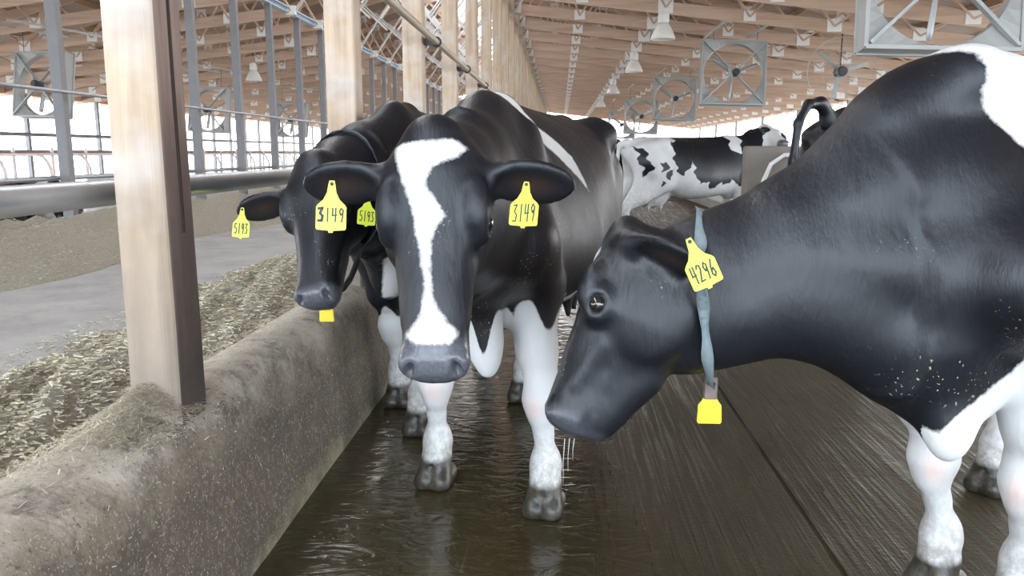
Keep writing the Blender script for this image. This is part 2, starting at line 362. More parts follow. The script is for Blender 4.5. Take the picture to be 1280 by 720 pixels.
def truss():
    root = empty('roof_truss')
    for sgn in (1, -1):
        X = lambda d: CX+sgn*d
        m = MB(); m.bar((X(2.4), 0, chord_z(X(2.4))), (X(13.7), 0, chord_z(X(13.7))), .05, .23, (0, 0, 1)); m.build('bottom_chord', M['chord'], root)
        m = MB(); m.bar((X(.2), 0, roof_z(X(.2))-.26), (X(14.0), 0, roof_z(X(14.0))-.26), .05, .2); m.build('top_chord', M['chord'], root)
        xs = [2.5, 3.9, 5.5, 7.1, 8.7, 10.3, 11.9]
        for i, d in enumerate(xs[:-1]):
            for a, b in (((d, 0), (d+.8, 1)), ((d+.8, 1), (xs[i+1], 0))):
                p = [(X(q), 0, chord_z(X(q)) if lv == 0 else roof_z(X(q))-.26) for q, lv in (a, b)]
                m = MB(); m.bar(p[0], p[1], .04, .09, (0, 1, 0)); m.build('web', M['chord'], root)
        for d in xs+[12.9]:
            m = MB(); s_ = R.uniform(.22, .32); m.box((X(d), -.005, chord_z(X(d))+.02), (s_, .07, s_*.85)); m.build('gusset_plate', M['gusset'], root)
        for d in xs[:-1]:
            m = MB(); m.box((X(d+.8), -.005, roof_z(X(d+.8))-.27), (.26, .07, .2)); m.build('gusset_plate', M['gusset'], root)
    # lattice over the feed lane
    for a, b in (((-2.4, 4.35), (-1.0, 6.3)), ((-1.6, 6.2), (-.2, 4.5)), ((-.9, 4.5), (.6, 6.5)), ((0.2, 4.5), (-1.2, 6.2)), ((.9, 4.5), (-.5, 6.5)), ((1.6, 6.2), (.3, 4.5)), ((2.4, 4.35), (1.0, 6.3)), ((2.4, 5.6), (1.2, 4.5)), ((-2.4, 5.6), (-1.2, 4.5))):
        m = MB(); m.bar((CX+a[0], .03, a[1]), (CX+b[0], .03, b[1]), .04, .10, (0, 1, 0)); m.build('web', M['web'], root)
    return root
tr = truss()
ordn = ['first', 'second', 'third', 'fourth', 'fifth', 'sixth', 'seventh', 'eighth', 'ninth', 'tenth', 'eleventh', 'twelfth', 'thirteenth', 'fourteenth', 'fifteenth', 'sixteenth', 'seventeenth', 'eighteenth', 'nineteenth', 'twentieth']
def nth(k): return ordn[k] if k < 20 else 'twenty-'+ordn[k-20] if k < 29 else ['thirtieth', 'thirty-first', 'thirty-second'][k-29]
nth20 = lambda k: 'twentieth' if k == 19 else nth(k)
def nth(k):
    if k < 20: return ordn[k]
    if k < 29: return 'twenty-'+ordn[k-20]
    return ['thirtieth', 'thirty-first', 'thirty-second'][k-29]
for i, y in enumerate(TY):
    o = tr if i == 0 else copy_tree(tr)
    o.location = (0, y+.14, 0)
    tag(o, f'timber roof truss with pale plates, {nth(i)} counted from the camera', 'roof truss', 'roof trusses')
# wooden posts on the near curb
for i, y in enumerate(TY):
    m = MB(); n = 14 if i < 2 else 4; h0, h1 = (.49, 4.5); zs = np.linspace(h0, h1, n); hw, hd = (.062, .082) if i == 0 else (.073, .073); vs = []
    for z in zs:
        tp = 1+.05*max(0, (1.2-z)) if i == 0 else 1; jx = R.uniform(-.002, .002)
        vs += [(-hw*tp+jx, -hd*tp, z), (hw*tp*.62+jx, -hd*tp, z), (hw*tp+jx, -hd*tp*.75, z), (hw*tp+jx, hd*tp, z), (-hw*tp+jx, hd*tp, z)] if i == 0 else [(-hw, -hd, z), (hw*.9, -hd, z), (hw, -hd*.9, z), (hw, hd, z), (-hw, hd, z)]
    fs = [(k*5+j, k*5+(j+1) % 5, (k+1)*5+(j+1) % 5, (k+1)*5+j) for k in range(n-1) for j in range(5)]+[(4, 3, 2, 1, 0), tuple((n-1)*5+j for j in range(5))]
    m.add([(x, yy, z-h0) for x, yy, z in vs], fs)
    o = m.build('wooden_post', M['post'], None, False, (PX+.045 if i == 0 else PX+.01, y-.06 if i == 0 else y, h0))
    if i == 0:
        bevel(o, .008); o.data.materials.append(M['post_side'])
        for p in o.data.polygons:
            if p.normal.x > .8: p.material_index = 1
    tag(o, 'thick weathered wooden post on the near curb, pale front face and shade-painted, stained side' if i == 0 else f'square wooden post on the near curb, {nth(i)} post from the camera', 'post', 'posts along the near curb')
    if i == 0:
        m = MB()
        m.bar((hw+.001, .012, .55), (hw+.001, -.006, 4.0), .006, .012, (1, 0, 0)); c = m.build('drying_crack', M['crackwood'], o)
# timber plate carried on the near posts
m = MB(); m.box((PX-.10, (TY[0]+TY[-1])/2, 4.32), (.05, TY[-1]-TY[0]+1, .24)); tag(m.build('header_plank', M['chord']), 'long timber header plank along the tops of the near posts', 'beam')
# near feed rail
def pipe(name, a, b, r, mat, label, cat='pipe', group=None, n=16, segs=2):
    m = MB(); m.tube([np.array(a, float)+(np.array(b, float)-np.array(a, float))*k/(segs-1) for k in range(segs)], r, n); o = m.build(name, mat, None, True); smooth_angle(o, 50); return tag(o, label, cat, group)
RX = PX-.135
pipe('feed_rail', (RX, -1, 1.14), (RX, 62, 1.14), .036, M['pipe'], 'thick steel feed rail running behind the wooden posts')
# water pipe clipped to the alley side of the posts
wp = pipe('wall_pipe', (-.93, .5, 2.06), (-.93, 60, 2.06), .024, simple('brown_pipe', (.42, .34, .25), .5), 'brown pipe clipped along the alley side of the wooden posts')
for y in TY[1:10]:
    m = MB(); m.bar((-1.03, y+.05, 2.06), (-.93, y+.05, 2.06), .03, .05); m.tube([(-.93+.034*math.cos(a), y+.05, 2.06+.034*math.sin(a)) for a in np.linspace(0, 6.283, 13)[:-1]], .008, 6, True); m.build('pipe_bracket', M['dark'], wp)
# far column row
m = MB(); m.box((0, 0, 2.17), (.13, .11, 4.34)); cols = m.build('steel_column', M['steelpost'])
m = MB(); m.box((0, 0, .01), (.22, .22, .02)); m.build('base_plate', M['steelpost'], cols)
SY = [2.28+1.85*k for k in range(33)]
for i, y in enumerate(SY):
    o = cols if i == 0 else copy_tree(cols); o.location = (-6.1, y, 0.43)
    o.scale = (1, 1, 3.87/4.34)
    tag(o, f'slim grey column along the far feed curb, {nth(i)} from the camera' if i < 31 else f'slim grey column at the far end of the far feed curb, {"last but one" if i == 31 else "last"}', 'column', 'columns along the far curb')
m = MB(); m.box((-6.1, (Y0+Y1)/2, 4.42), (.14, Y1-Y0-1, .03)); m.box((-6.1, (Y0+Y1)/2, 4.31), (.14, Y1-Y0-1, .03)); m.box((-6.1, (Y0+Y1)/2, 4.36), (.03, Y1-Y0-1, .1))
tag(m.build('steel_beam', M['bluebeam']), 'blue grey steel beam over the far columns', 'beam')
pipe('feed_rail', (-6.22, -1, .93), (-6.22, 62, .93), .03, M['pipe'], 'thin steel feed rail along the far curb')
pipe('conduit', (-6.0, -1, 1.97), (-6.0, 62, 1.97), .022, M['pipe'], 'thin conduit strung along the far columns above the rail')
# side posts and rails
def side_posts(x, side, y0):
    m = MB(); m.box((0, 0, 1.52), (.12, .12, 3.1)); p = m.build('side_post', M['steelpost'])
    for k in range(10 if x > 0 else 30):
        o = p if k == 0 else p.copy()
        if k: COL.objects.link(o)
        o.location = (x, y0+(2.0 if x < 0 else 6.0)*k, -.03 if x < 0 else 0.17)
        if x > 0: o.scale = (1, 1, .93)
        tag(o, f'grey post under the {side} eave, {nth(k)} from the camera end', 'post', f'posts under the {side} eave')
side_posts(-17.0, 'left', 3.1); side_posts(10.0, 'right', 5.1)
pipe('curtain_rail', (-16.88, 0, 1.8), (-16.88, 62, 1.8), .06, M['steelpost'], 'grey rail along the open left side of the barn')
pipe('curtain_rail', (-16.9, 0, 1.28), (-16.9, 62, 1.28), .035, M['steelpost'], 'thin lower rail along the open left side of the barn')
pipe('curtain_rail', (9.885, 0, 1.1), (9.885, 62, 1.1), .05, M['steelpost'], 'grey rail along the open right side of the barn')
eg = empty('end_gate', (4.4, 62.6, 0)); tag(eg, 'grey pipe gate across the open far end of the barn', 'gate')
for z in (1.55, .95): m = MB(); m.tube([(-5.4, 0, z), (5.4, 0, z)], .06, 10); m.build('gate_rail', M['steelpost'], eg, True)
for x in (-5.2, -1.8, 1.8, 5.2): m = MB(); m.tube([(x, 0, 0), (x, 0, 1.7)], .07, 10); m.build('gate_post', M['steelpost'], eg)
struct(slab('trim_eave_right', 10.0, 10.06, Y0, Y1, 3.02, 3.28, M['chord'])); struct(slab('trim_eave_left', -17.06, -17.0, Y0, Y1, 3.02, 3.28, M['chord']))

# freestall dividers of the left side
def loop_pts(L=1.6, h=.85, r=.22, z0=.35):
    P = [(0, z0), (L-r, z0)]
    for a in np.linspace(-90, 90, 9)[1:-1]: P.append((L-r+r*1.2*math.cos(math.radians(a)), (z0+z0+h)/2+h/2*math.sin(math.radians(a))))
    P += [(L-r, z0+h), (0, z0+h)]; return P
m = MB(); m.tube([(x, 0, z) for x, z in loop_pts()], .03, 8); m.tube([(0, 0, 0), (0, 0, 1.35)], .035, 8); dv = m.build('stall_divider', M['whitepaint'], None, True); smooth_angle(dv, 50)
for k in range(26):
    o = dv if k == 0 else dv.copy()
    if k: COL.objects.link(o)
    o.location = (-11.4, 8.5+1.3*k, 0); tag(o, f'pale pink looped stall divider beyond the far curb, {nth(k)} from the left edge', 'stall divider', 'stall dividers on the left')
pipe('stall_rail', (-11.45, 4, 1.22), (-11.45, 60, 1.22), .035, M['rust'], 'red brown rail over the left stall dividers')
pipe('stall_rail', (-9.4, 4, .62), (-9.4, 60, .62), .04, M['rust'], 'low red brown rail beyond the far curb')

# ------------------------------------------------------------------ fans and lamps
def box_fan():
    root = empty('box_fan'); S = .65; rr_ = .61; n = 40; dp = .11
    m = MB(); ang = [2*math.pi*k/n for k in range(n)]
    def sq(a): c, s = math.cos(a), math.sin(a); q = S/max(abs(c), abs(s)); return c*q, s*q
    vs = []
    for a in ang:
        x, z = sq(a); cx, cz = rr_*math.cos(a), rr_*math.sin(a)
        vs += [(x, -dp, z), (cx, -dp*.4, cz), (cx*.985, dp*.6, cz*.985), (x, dp, z)]
    fs = []
    for k in range(n):
        b, c = k*4, ((k+1) % n)*4
        for j in range(4): fs.append((b+j, b+(j+1) % 4, c+(j+1) % 4, c+j))
    m.add(vs, fs)
    for a, b in (((-S, -S), (S, -S)), ((S, -S), (S, S)), ((S, S), (-S, S)), ((-S, S), (-S, -S))):
        m.bar((a[0], -dp, a[1]), (b[0], -dp, b[1]), .035, .035); m.bar((a[0], dp, a[1]), (b[0], dp, b[1]), .035, .035)
    m.build('housing', M['fan'], root)
    for a, b in (((-.62, -.62), (.62, .62)), ((-.62, .62), (.62, -.62))):
        m = MB(); m.bar((a[0], -dp-.01, a[1]), (b[0], -dp-.01, b[1]), .03, .06, (0, 1, 0)); m.build('strut', M['galv'], root)
    m = MB(); m.lathe([(0, -.28), (.06, -.28), (.075, -.26), (.075, -.10), (.06, -.06), (0, -.06)], 18, (0.02, 0, -.02), (0, 1, 0)); mo = m.build('motor', M['dark'], root); smooth_angle(mo)
    m = MB(); m.bar((-.10, -.14, .14), (-.05, -.14, -.16), .05, .12, (0, 1, 0)); m.build('motor_bracket', M['galv'], root)
    m = MB(); m.lathe([(0, -.05), (.07, -.05), (.07, .03), (0, .03)], 14, (0, 0, 0), (0, 1, 0)); m.build('hub', M['galv'], root)
    for k in range(3):
        a = k*2.094+.4; m = MB(); c, s = math.cos(a), math.sin(a); P = []
        for r, hw, tw in ((.06, .025, .7), (.25, .032, .7), (.45, .038, .7), (.55, .03, .7)):
            for q in (-1, 1): P.append((c*r-s*q*hw, .02+q*hw*tw, s*r+c*q*hw))
        P2 = [(x, y+.006, z) for x, y, z in P]
        m.add(P+P2, [(i, i+1, i+3, i+2) for i in (0, 2, 4)]+[(8+i+2, 8+i+3, 8+i+1, 8+i) for i in (0, 2, 4)]+[(0, 2, 10, 8), (2, 4, 12, 10), (4, 6, 14, 12), (9, 11, 3, 1), (11, 13, 5, 3), (13, 15, 7, 5), (6, 7, 15, 14), (8, 9, 1, 0)])
        m.build('blade', M['galv'], root, True)
    for sx_ in (-.45, .45):
        m = MB(); m.tube([(0, 0, 0), (0, 0, 1)], .006, 6); m.build('hanger', M['dark'], root, False, (sx_, 0, .63))
        m = MB(); m.box((0, 0, .02), (.04, 2.3, .04)); m.build('hanger_bar', M['galv'], root, False, (sx_, 0, 1.6))
    return root
bf = box_fan()
FANS = [(ony(1176, -30, 7.5), 'galvanised box fan hanging nearest, cut by the top of the picture'), (ony(916, 92, 17.4), 'square box fan above the black cow neck, second nearest on the right'),
        (ony(843, 124, 26), 'square box fan, third down the right row'), (ony(801, 146, 32.5), 'small distant square box fan, fourth down the right row'), (ony(777, 156, 41), 'farthest square box fan of the right row'),
        ((-10.6, 16.3, 2.6), 'tilted box fan left of the thick wooden post'), ((-10.6, 24.2, 2.5), 'box fan seen right of the thick wooden post'), ((-10.6, 31.8, 2.5), 'small box fan between the grey columns near the second post'), ((-10.6, 42, 2.5), 'farthest small box fan of the left row')]
for i, (p, lb) in enumerate(FANS):
    o = bf if i == 0 else copy_tree(bf); o.location = p; o.rotation_euler = (0, math.radians(1.5), 0 if p[0] > 0 else math.radians(-14)); tag(o, lb, 'fan', 'box fans under the roof')
    up_ = chord_z(p[0])-.10-p[2]
    for ch in o.children:
        if ch.name.startswith('hanger_bar'): ch.location.z = up_
        elif ch.name.startswith('hanger'): ch.scale.z = up_-.62
        elif p[2] < 99 and ch.name.split('.')[0] in ('housing', 'strut', 'motor', 'motor_bracket', 'hub', 'blade'): ch.rotation_euler = (math.radians(-8), 0, 0)
# round wire fan
root = empty('basket_fan', ony(1050, 90, 16.24)); tag(root, 'round wire guarded fan above the black cow neck, right of the square fans', 'fan')
m = MB()
for r in (.12, .25, .38, .51, .64): m.tube([(r*math.cos(a), -.08-.1*(1-(r/.64)**2), r*math.sin(a)) for a in np.linspace(0, 2*math.pi, 33)[:-1]], .008 if r > .6 else .004, 5, True)
for k in range(20):
    a = k*math.pi/10; m.tube([(r*math.cos(a), -.08-.1*(1-(r/.64)**2), r*math.sin(a)) for r in (.05, .25, .45, .64)], .003, 4)
m.build('wire_guard', M['galv'], root)
m = MB(); m.lathe([(0, -.2), (.08, -.2), (.1, -.15), (.1, .1), (0, .1)], 16, (0, 0, 0), (0, 1, 0)); m.build('motor', M['dark'], root)
for k in range(3):
    a = k*2.094+.3; m = MB(); m.bar((.08*math.cos(a), 0, .08*math.sin(a)), (.55*math.cos(a), 0, .55*math.sin(a)), 0.08, .012, (-math.sin(a)*.4, 1, math.cos(a)*.4)); m.build('blade', M['galv'], root)
m = MB(); m.tube([(0, 0, 0), (0, 0, .05), (0, 0, chord_z(root.location.x)-root.location.z)], .014, 8); m.build('hanger', M['dark'], root)
def bay_lamp():
    root = empty('bay_lamp')
    m = MB(); m.lathe([(.235, 0), (.24, .01), (.20, .12), (.135, .24), (.09, .31), (.085, .31), (.13, .235), (.195, .12), (.228, .012), (.235, 0)], 28); o = m.build('reflector', M['lampglass'], root, True)
    m = MB(); m.lathe([(0, .31), (.10, .31), (.11, .34), (.11, .46), (.07, .52), (0, .52)], 20); o = m.build('ballast_housing', M['gusset'], root); smooth_angle(o)
    m = MB(); m.lathe([(0, .02), (.03, .03), (.05, .10), (.045, .2), (.03, .3), (0, .3)], 14); m.build('bulb', M['lampglass'], root, True)
    m = MB(); m.tube([(0, 0, .5), (0, 0, .95)], .01, 6); m.build('hanger', M['dark'], root)
    return root
bl = bay_lamp()
for i, (p, lb) in enumerate([((1.97, 16.24, 3.40), 'bell shaped hanging lamp, nearest of the right row'), ((1.95, 22.24, 3.36), 'bell shaped hanging lamp, second of the right row'), ((1.92, 30.24, 3.36), 'bell shaped hanging lamp, third of the right row'), ((1.98, 40.24, 3.42), 'bell shaped hanging lamp, farthest of the right row'),
                             ((-9.2, 24.24, 3.36), 'bell shaped hanging lamp, nearer of the left pair beyond the columns'), ((-9.4, 32.24, 3.3), 'bell shaped hanging lamp, farther of the left pair beyond the columns')]):
    o = bl if i == 0 else copy_tree(bl); o.location = p; tag(o, lb, 'lamp', 'hanging lamps')

# concrete cross wall with its pipe hoop
m = MB(); m.box((2.55, 8.5, .655), (1.3, .18, 1.31)); o = m.build('concrete_partition', simple('weathered_partition', (.22, .19, .16), .8, 0, .25, 5, .3)); bevel(o, .02); tag(o, 'grey concrete partition standing in the alley behind the cow neck', 'partition')
m = MB(); m.tube([(2.18, 8.36, .0)]+[(2.08, 8.36, .2), (2.05, 8.36, .7), (2.07, 8.36, .95), (2.14, 8.36, 1.13), (2.27, 8.36, 1.22), (2.7, 8.36, 1.23), (3.1, 8.36, 1.23)], .022, 10); tag(m.build('pipe_hoop', M['gusset'], None, True), 'bent steel pipe hoop in front of the concrete partition', 'pipe')
# ------------------------------------------------------------------ cows: one continuous skin each, grown from a blended distance field
def surface_nets(F, org, h):
    nx, ny, nz = F.shape; neg = F < 0
    cnt = np.zeros((nx-1, ny-1, nz-1), np.int8)
    cs = [(i, j, k) for i in (0, 1) for j in (0, 1) for k in (0, 1)]
    for i, j, k in cs: cnt += neg[i:nx-1+i, j:ny-1+j, k:nz-1+k]
    act = (cnt > 0) & (cnt < 8); idx = np.argwhere(act); vid = -np.ones(act.shape, np.int64); vid[act] = np.arange(len(idx))
    acc = np.zeros((len(idx), 3)); num = np.zeros(len(idx))
    vals = {c: F[idx[:, 0]+c[0], idx[:, 1]+c[1], idx[:, 2]+c[2]] for c in cs}
    for a in cs:
        for ax in range(3):
            if a[ax]: continue
            b = list(a); b[ax] = 1; b = tuple(b); fa, fb = vals[a], vals[b]; mk = (fa < 0) != (fb < 0)
            t = np.where(mk, fa/np.where(mk, fa-fb, 1), 0); p = np.tile(np.array(a, float), (len(idx), 1)); p[:, ax] += t
            acc[mk] += p[mk]; num[mk] += 1
    V_ = (idx+acc/num[:, None])*h+org
    quads = []
    for ax in range(3):
        sl0 = [slice(None)]*3; sl1 = [slice(None)]*3; sl0[ax] = slice(0, -1); sl1[ax] = slice(1, None)
        A, B = neg[tuple(sl0)], neg[tuple(sl1)]; e = np.argwhere(A != B)
        u, v = [(1, 2), (2, 0), (0, 1)][ax]
        ok = (e[:, u] > 0) & (e[:, v] > 0) & (e[:, u] < F.shape[u]-1) & (e[:, v] < F.shape[v]-1); e = e[ok]
        def g(du, dv):
            q = e.copy(); q[:, u] -= du; q[:, v] -= dv; return vid[q[:, 0], q[:, 1], q[:, 2]]
        q = np.stack([g(1, 1), g(0, 1), g(0, 0), g(1, 0)], 1)
        fl = ~A[e[:, 0], e[:, 1], e[:, 2]]; q[fl] = q[fl][:, ::-1]; quads.append(q)
    return V_, np.concatenate(quads)
class Field:
    def __init__(s, lo, hi, h):
        s.lo = np.array(lo, float); s.h = h; s.n = np.ceil((np.array(hi)-s.lo)/h).astype(int)+1
        s.F = np.full(s.n, .4, np.float32); s.ax = [s.lo[i]+np.arange(s.n[i])*h for i in range(3)]
    def op(s, lo, hi, fn, k=.03, sub=False):
        i0 = np.maximum(0, np.floor((np.array(lo)-k-.03-s.lo)/s.h).astype(int)); i1 = np.minimum(s.n, np.ceil((np.array(hi)+k+.03-s.lo)/s.h).astype(int)+1)
        if (i1 <= i0).any(): return
        X, Y, Z = np.meshgrid(*[s.ax[i][i0[i]:i1[i]].astype(np.float32) for i in range(3)], indexing='ij')
        d = fn(X, Y, Z).astype(np.float32); sl_ = tuple(slice(a, b) for a, b in zip(i0, i1)); f = s.F[sl_]
        if sub: d = -d; hh = np.maximum(k-np.abs(f-d), 0)/k; s.F[sl_] = np.maximum(f, d)+hh*hh*k*.25
        else: hh = np.maximum(k-np.abs(f-d), 0)/k; s.F[sl_] = np.minimum(f, d)-hh*hh*k*.25
    def cone(s, a, b, ra, rb, k=.03, sub=False):
        a, b = V(*a), V(*b); d = b-a; L2 = float(d@d) or 1e-9
        def fn(X, Y, Z):
            t = np.clip(((X-a[0])*d[0]+(Y-a[1])*d[1]+(Z-a[2])*d[2])/L2, 0, 1)
            return np.sqrt((X-a[0]-t*d[0])**2+(Y-a[1]-t*d[1])**2+(Z-a[2]-t*d[2])**2)-(ra+(rb-ra)*t)
        r = max(ra, rb); s.op(np.minimum(a, b)-r, np.maximum(a, b)+r, fn, k, sub)
    def chain(s, pts, rs, k=.03):
        for i in range(len(pts)-1): s.cone(pts[i], pts[i+1], rs[i], rs[i+1], k)
    def ell(s, c, axes, rad, k=.03, sub=False):
        c = V(*c); A = np.array([unit(q) for q in axes]); rad = np.array(rad, float); r = rad.max()
        def fn(X, Y, Z):
            q = [(X-c[0])*A[i, 0]+(Y-c[1])*A[i, 1]+(Z-c[2])*A[i, 2] for i in range(3)]
            k0 = np.sqrt(sum((q[i]/rad[i])**2 for i in range(3))); k1 = np.sqrt(sum((q[i]/rad[i]**2)**2 for i in range(3)))+1e-6
            return k0*(k0-1)/k1
        s.op(c-r, c+r, fn, k, sub)
    def sweep(s, pts, side, P, Q, k=.05):       # elliptical tube along a path: half-width P across, half-height Q
        pts = [V(*p) for p in pts]; fs = []
        lo = np.min(pts, 0)-max(P+Q); hi = np.max(pts, 0)+max(P+Q)
        def fn(X, Y, Z):
            best = None
            for i in range(len(pts)-1):
                a, b = pts[i], pts[i+1]; d = b-a; L = np.linalg.norm(d); e = d/L; sd = side[i] if isinstance(side, list) else side; sd = unit(sd-e*(e@sd)); u = np.cross(e, sd)
                ra = [(X-a[0]), (Y-a[1]), (Z-a[2])]; t = sum(ra[j]*e[j] for j in range(3)); tc_ = np.clip(t, 0, L); w_ = t-tc_; t1 = tc_/L
                p = P[i]+(P[i+1]-P[i])*t1; q = Q[i]+(Q[i+1]-Q[i])*t1; mn = np.minimum(p, q)
                f = (np.sqrt((sum(ra[j]*sd[j] for j in range(3))/p)**2+(sum(ra[j]*u[j] for j in range(3))/q)**2+(w_/mn)**2)-1)*mn*.95
                best = f if best is None else np.minimum(best, f)
            return best
        s.op(lo, hi, fn, k)
def smooth_table(xs, *cols):
    X = np.linspace(xs[0], xs[-1], 240); ker = np.hanning(25); ker /= ker.sum(); out = []
    for c in cols:
        y = np.interp(X, xs, c); yp = np.pad(y, 12, mode='reflect', reflect_type='odd'); out.append(np.convolve(yp, ker, 'valid'))
    return X, out
TX = [-1.70, -1.66, -1.55, -1.40, -1.25, -1.10, -.85, -.55, -.25, .0, .12, .24, .32, .36]
TT = smooth_table(TX, [1.22, 1.22, 1.20, 1.17, 1.13, 1.07, 1.02, 1.02, 1.05, 1.07, 1.06, 1.00, .96, .95],
                  [.03, .10, .20, .255, .30, .355, .40, .40, .39, .385, .35, .27, .16, .04],
                  [.03, .10, .20, .25, .285, .33, .365, .345, .27, .205, .18, .15, .10, .03],
                  [.1, .1, .1, .05, .02, .05, .15, .25, .38, .46, .35, .1, 0, 0],
                  [2.2, 2.2, 2.3, 2.5, 2.7, 2.6, 2.3, 2.2, 2.1, 2.0, 2, 2, 2, 2])
HX = [-.075, -.04, 0, .06, .12, .19, .27, .35, .42, .48, .525, .555, .572]
HC = [-.11, -.11, -.115, -.125, -.132, -.135, -.128, -.115, -.105, -.097, -.092, -.092, -.092]
HH = [.02, .07, .105, .125, .13, .128, .115, .10, .085, .075, .068, .052, .02]
HW = [.03, .075, .105, .118, .122, .121, .098, .082, .077, .080, .084, .070, .03]
def cow(name, label, O, head, feet, hd, patches, S=1., h=.01, ears=None, withers=0., group=None, lift=0., udder=True, tail=None, simple_=False, lying=False):
    f = unit((head[0], head[1], 0)); l = V(-f[1], f[0], 0); O = V(O[0], O[1], lift)
    def w2l(p): d = V(*p)-O; return V(d@f, d@l, d[2])
    def wv(v): v = V(*v); return V(v@f, v@l, v[2])
    poll, muz = w2l(hd['poll']), w2l(hd['muz']); HS = hd.get('size', 1.)
    a = unit(muz-poll); u = wv(hd['up']); u = unit(u-a*(a@u)); sd = np.cross(u, a)     # sd points to the cow's own left
    DP = hd.get('deep', 1.); P = lambda x, y, z: poll+(a*x+sd*y+u*z*DP)*HS
    pts = np.array([poll, muz]); lo = np.minimum([-2.12*S, -.5*S, -.02], pts.min(0)-.36); hi = np.maximum([.5*S, .5*S, 1.56*S], pts.max(0)+.36); lo[2] = -lift-.02 if lying else -.02
    G = Field(lo, hi, h)
    def trunk(X, Y, Z):
        x = X/S; X_, (cz, hh, w_, s_, n_) = TT
        c = np.interp(x, X_, cz); H_ = np.maximum(np.interp(x, X_, hh), .02); W = np.maximum(np.interp(x, X_, w_), .02); s1 = np.interp(x, X_, s_); n = np.interp(x, X_, n_)
        tt = np.clip((Z/S-c)/H_, -1.6, 1.6); q = np.abs(Y/S)/(hd.get('slim', 1.)*W*np.maximum(.2, 1-s1*tt))
        d = ((q**n+np.abs(tt)**n)**(1/n)-1)*np.minimum(W, H_)*.85*S
        return np.where((x < TX[0]) | (x > TX[-1]), .3, d)
    G.op((TX[0]*S, -.42*S, .5*S), (TX[-1]*S, .42*S, 1.5*S), trunk, .03)
    c = lambda p, q, r1, r2, k=.05, sub=False: G.cone(V(*p)*S, V(*q)*S, r1*S, r2*S, k*S, sub)
    # back line, hips, shoulder blades
    c((.06+withers*1.2, 0, 1.37+withers), (-.16, 0, 1.40+withers*.6), .05, .05, .09); c((-.15, 0, 1.40), (-1.45, 0, 1.385), .038, .038, .07); c((-1.4, 0, 1.385), (-1.66, 0, 1.36), .05, .04, .07)
    for q in (1, -1):
        SLM = hd.get('slim', 1.); c((-1.2, q*.255*SLM, 1.345), (-1.2, q*.2*SLM, 1.36), .055, .06, .08); c((-1.2, q*.22*SLM, 1.345), (-1.62, q*.135, 1.27), .05, .052, .08)
        SLM = hd.get('slim', 1.); c((-.08, q*.10, 1.31), (.20, q*.17*SLM, .98), .06, .105*SLM, .12); c((.20, q*.17*SLM, .98), (.0, q*.17*SLM, .82), .105*SLM, .10*SLM, .08)
        c((-1.38, q*.16, 1.12), (-1.2, q*.23*SLM, .86), .17*SLM, .11, .1); c((-1.52, q*.13, 1.15), (-1.5, q*.17, .80), .10, .08, .08)
    # neck: crest, throat and the muscle between them
    nb = P(.03, 0, -.10); tb = P(.17, 0, -.20); bow = V(*hd.get('bow', (0, 0, 0)))
    if 'crest' in hd: cr = [w2l(p) for p in hd['crest']]; th = [w2l(p) for p in hd['throat']]
    else:
        cr = [V(.06, 0, 1.36)*S, (V(.06, 0, 1.36)*S*.62+nb*.38)+bow, (V(.06, 0, 1.36)*S*.3+nb*.7)+bow, nb]
        th = [V(.22, 0, .93)*S, (V(.22, 0, .93)*S*.62+tb*.38)+bow, (V(.22, 0, .93)*S*.3+tb*.7)+bow, tb]
    nn_ = len(cr); T = np.linspace(0, 1, nn_); wN = hd.get('nw', (.165, .10))
    for s_, rr0, rr1 in ((0., .075, .085), (.33, wN[0]*.85, wN[1]*.97), (.66, wN[0], wN[1]), (1., .12, .075)):
        G.chain([cr[i]*(1-s_)+th[i]*s_ for i in range(nn_)], [(rr0+(rr1-rr0)*t_)*S for t_ in T], .09*S)
    # brisket lobe
    if not simple_: c((.24, 0, .82), (.20, 0, .66), .085, hd.get('brisk', .045), .08); c((.2, 0, .70), (-.1, 0, .68), .05, .06, .08)
    if 'lobe' in hd: q_ = hd['lobe']; G.ell(V(*q_[:3])*S, np.eye(3), V(*q_[3:])*S, .06)
    # legs
    hoofs = []
    if lying:
        for q in (1, -1):
            G.chain([V(.05, q*.2, .75)*S, V(.30, q*.24, .66)*S, V(.05, q*.26, .64)*S], [.10*S, .06*S, .045*S], .05); G.chain([V(-1.3, q*.25, .8)*S, V(-.95, q*.36, .72)*S, V(-1.35, q*.40, .64)*S], [.14*S, .08*S, .05*S], .06)
    for i, (fx, fy) in enumerate([] if lying else feet):
        q = 1 if i % 2 == 0 else -1
        if i < 2:
            E_ = V(.02, q*.165*SLM, .80)*S; F_ = V(fx, fy, .0); K = E_*.22+F_*.78; K[2] = .415*S; K = K+V(.012, 0, 0)
            Ft = F_*.97+E_*.03; Ft[2] = .165*S; Ft = Ft+V(-.02, 0, 0)
            G.chain([E_, E_*.45+K*.55+V(0, 0, .0), K+V(0, 0, .07*S)], [.105*S*SLM, .064*S, .056*S], .05)
            G.chain([K+V(0, 0, .05*S), K, K-V(0, 0, .055*S)], [.057*S, .063*S, .045*S], .03)
            G.chain([K-V(0, 0, .05*S), (K+Ft)/2, Ft+V(0, 0, .03)], [.041*S, .031*S, .040*S], .03)
        else:
            St = V(-1.2, q*.22*SLM, .84)*S; F_ = V(fx, fy, 0); Hk = V(fx/S-.10, fy/S, .52)*S; Hk[1] = .3*q*.17*S+.7*fy
            Ft = F_+V(-.03, 0, .165*S)
            G.chain([St, St*.45+Hk*.55, Hk], [.12*S, .085*S, .052*S], .06); G.cone(V(-1.5, q*.16, .85)*S, Hk+V(-.02, 0, .05), .08*S, .035*S, .05)
            G.chain([Hk, Hk-V(0, 0, .06*S), (Hk+Ft)/2, Ft+V(0, 0, .02)], [.054*S, .048*S, .037*S, .045*S], .03)
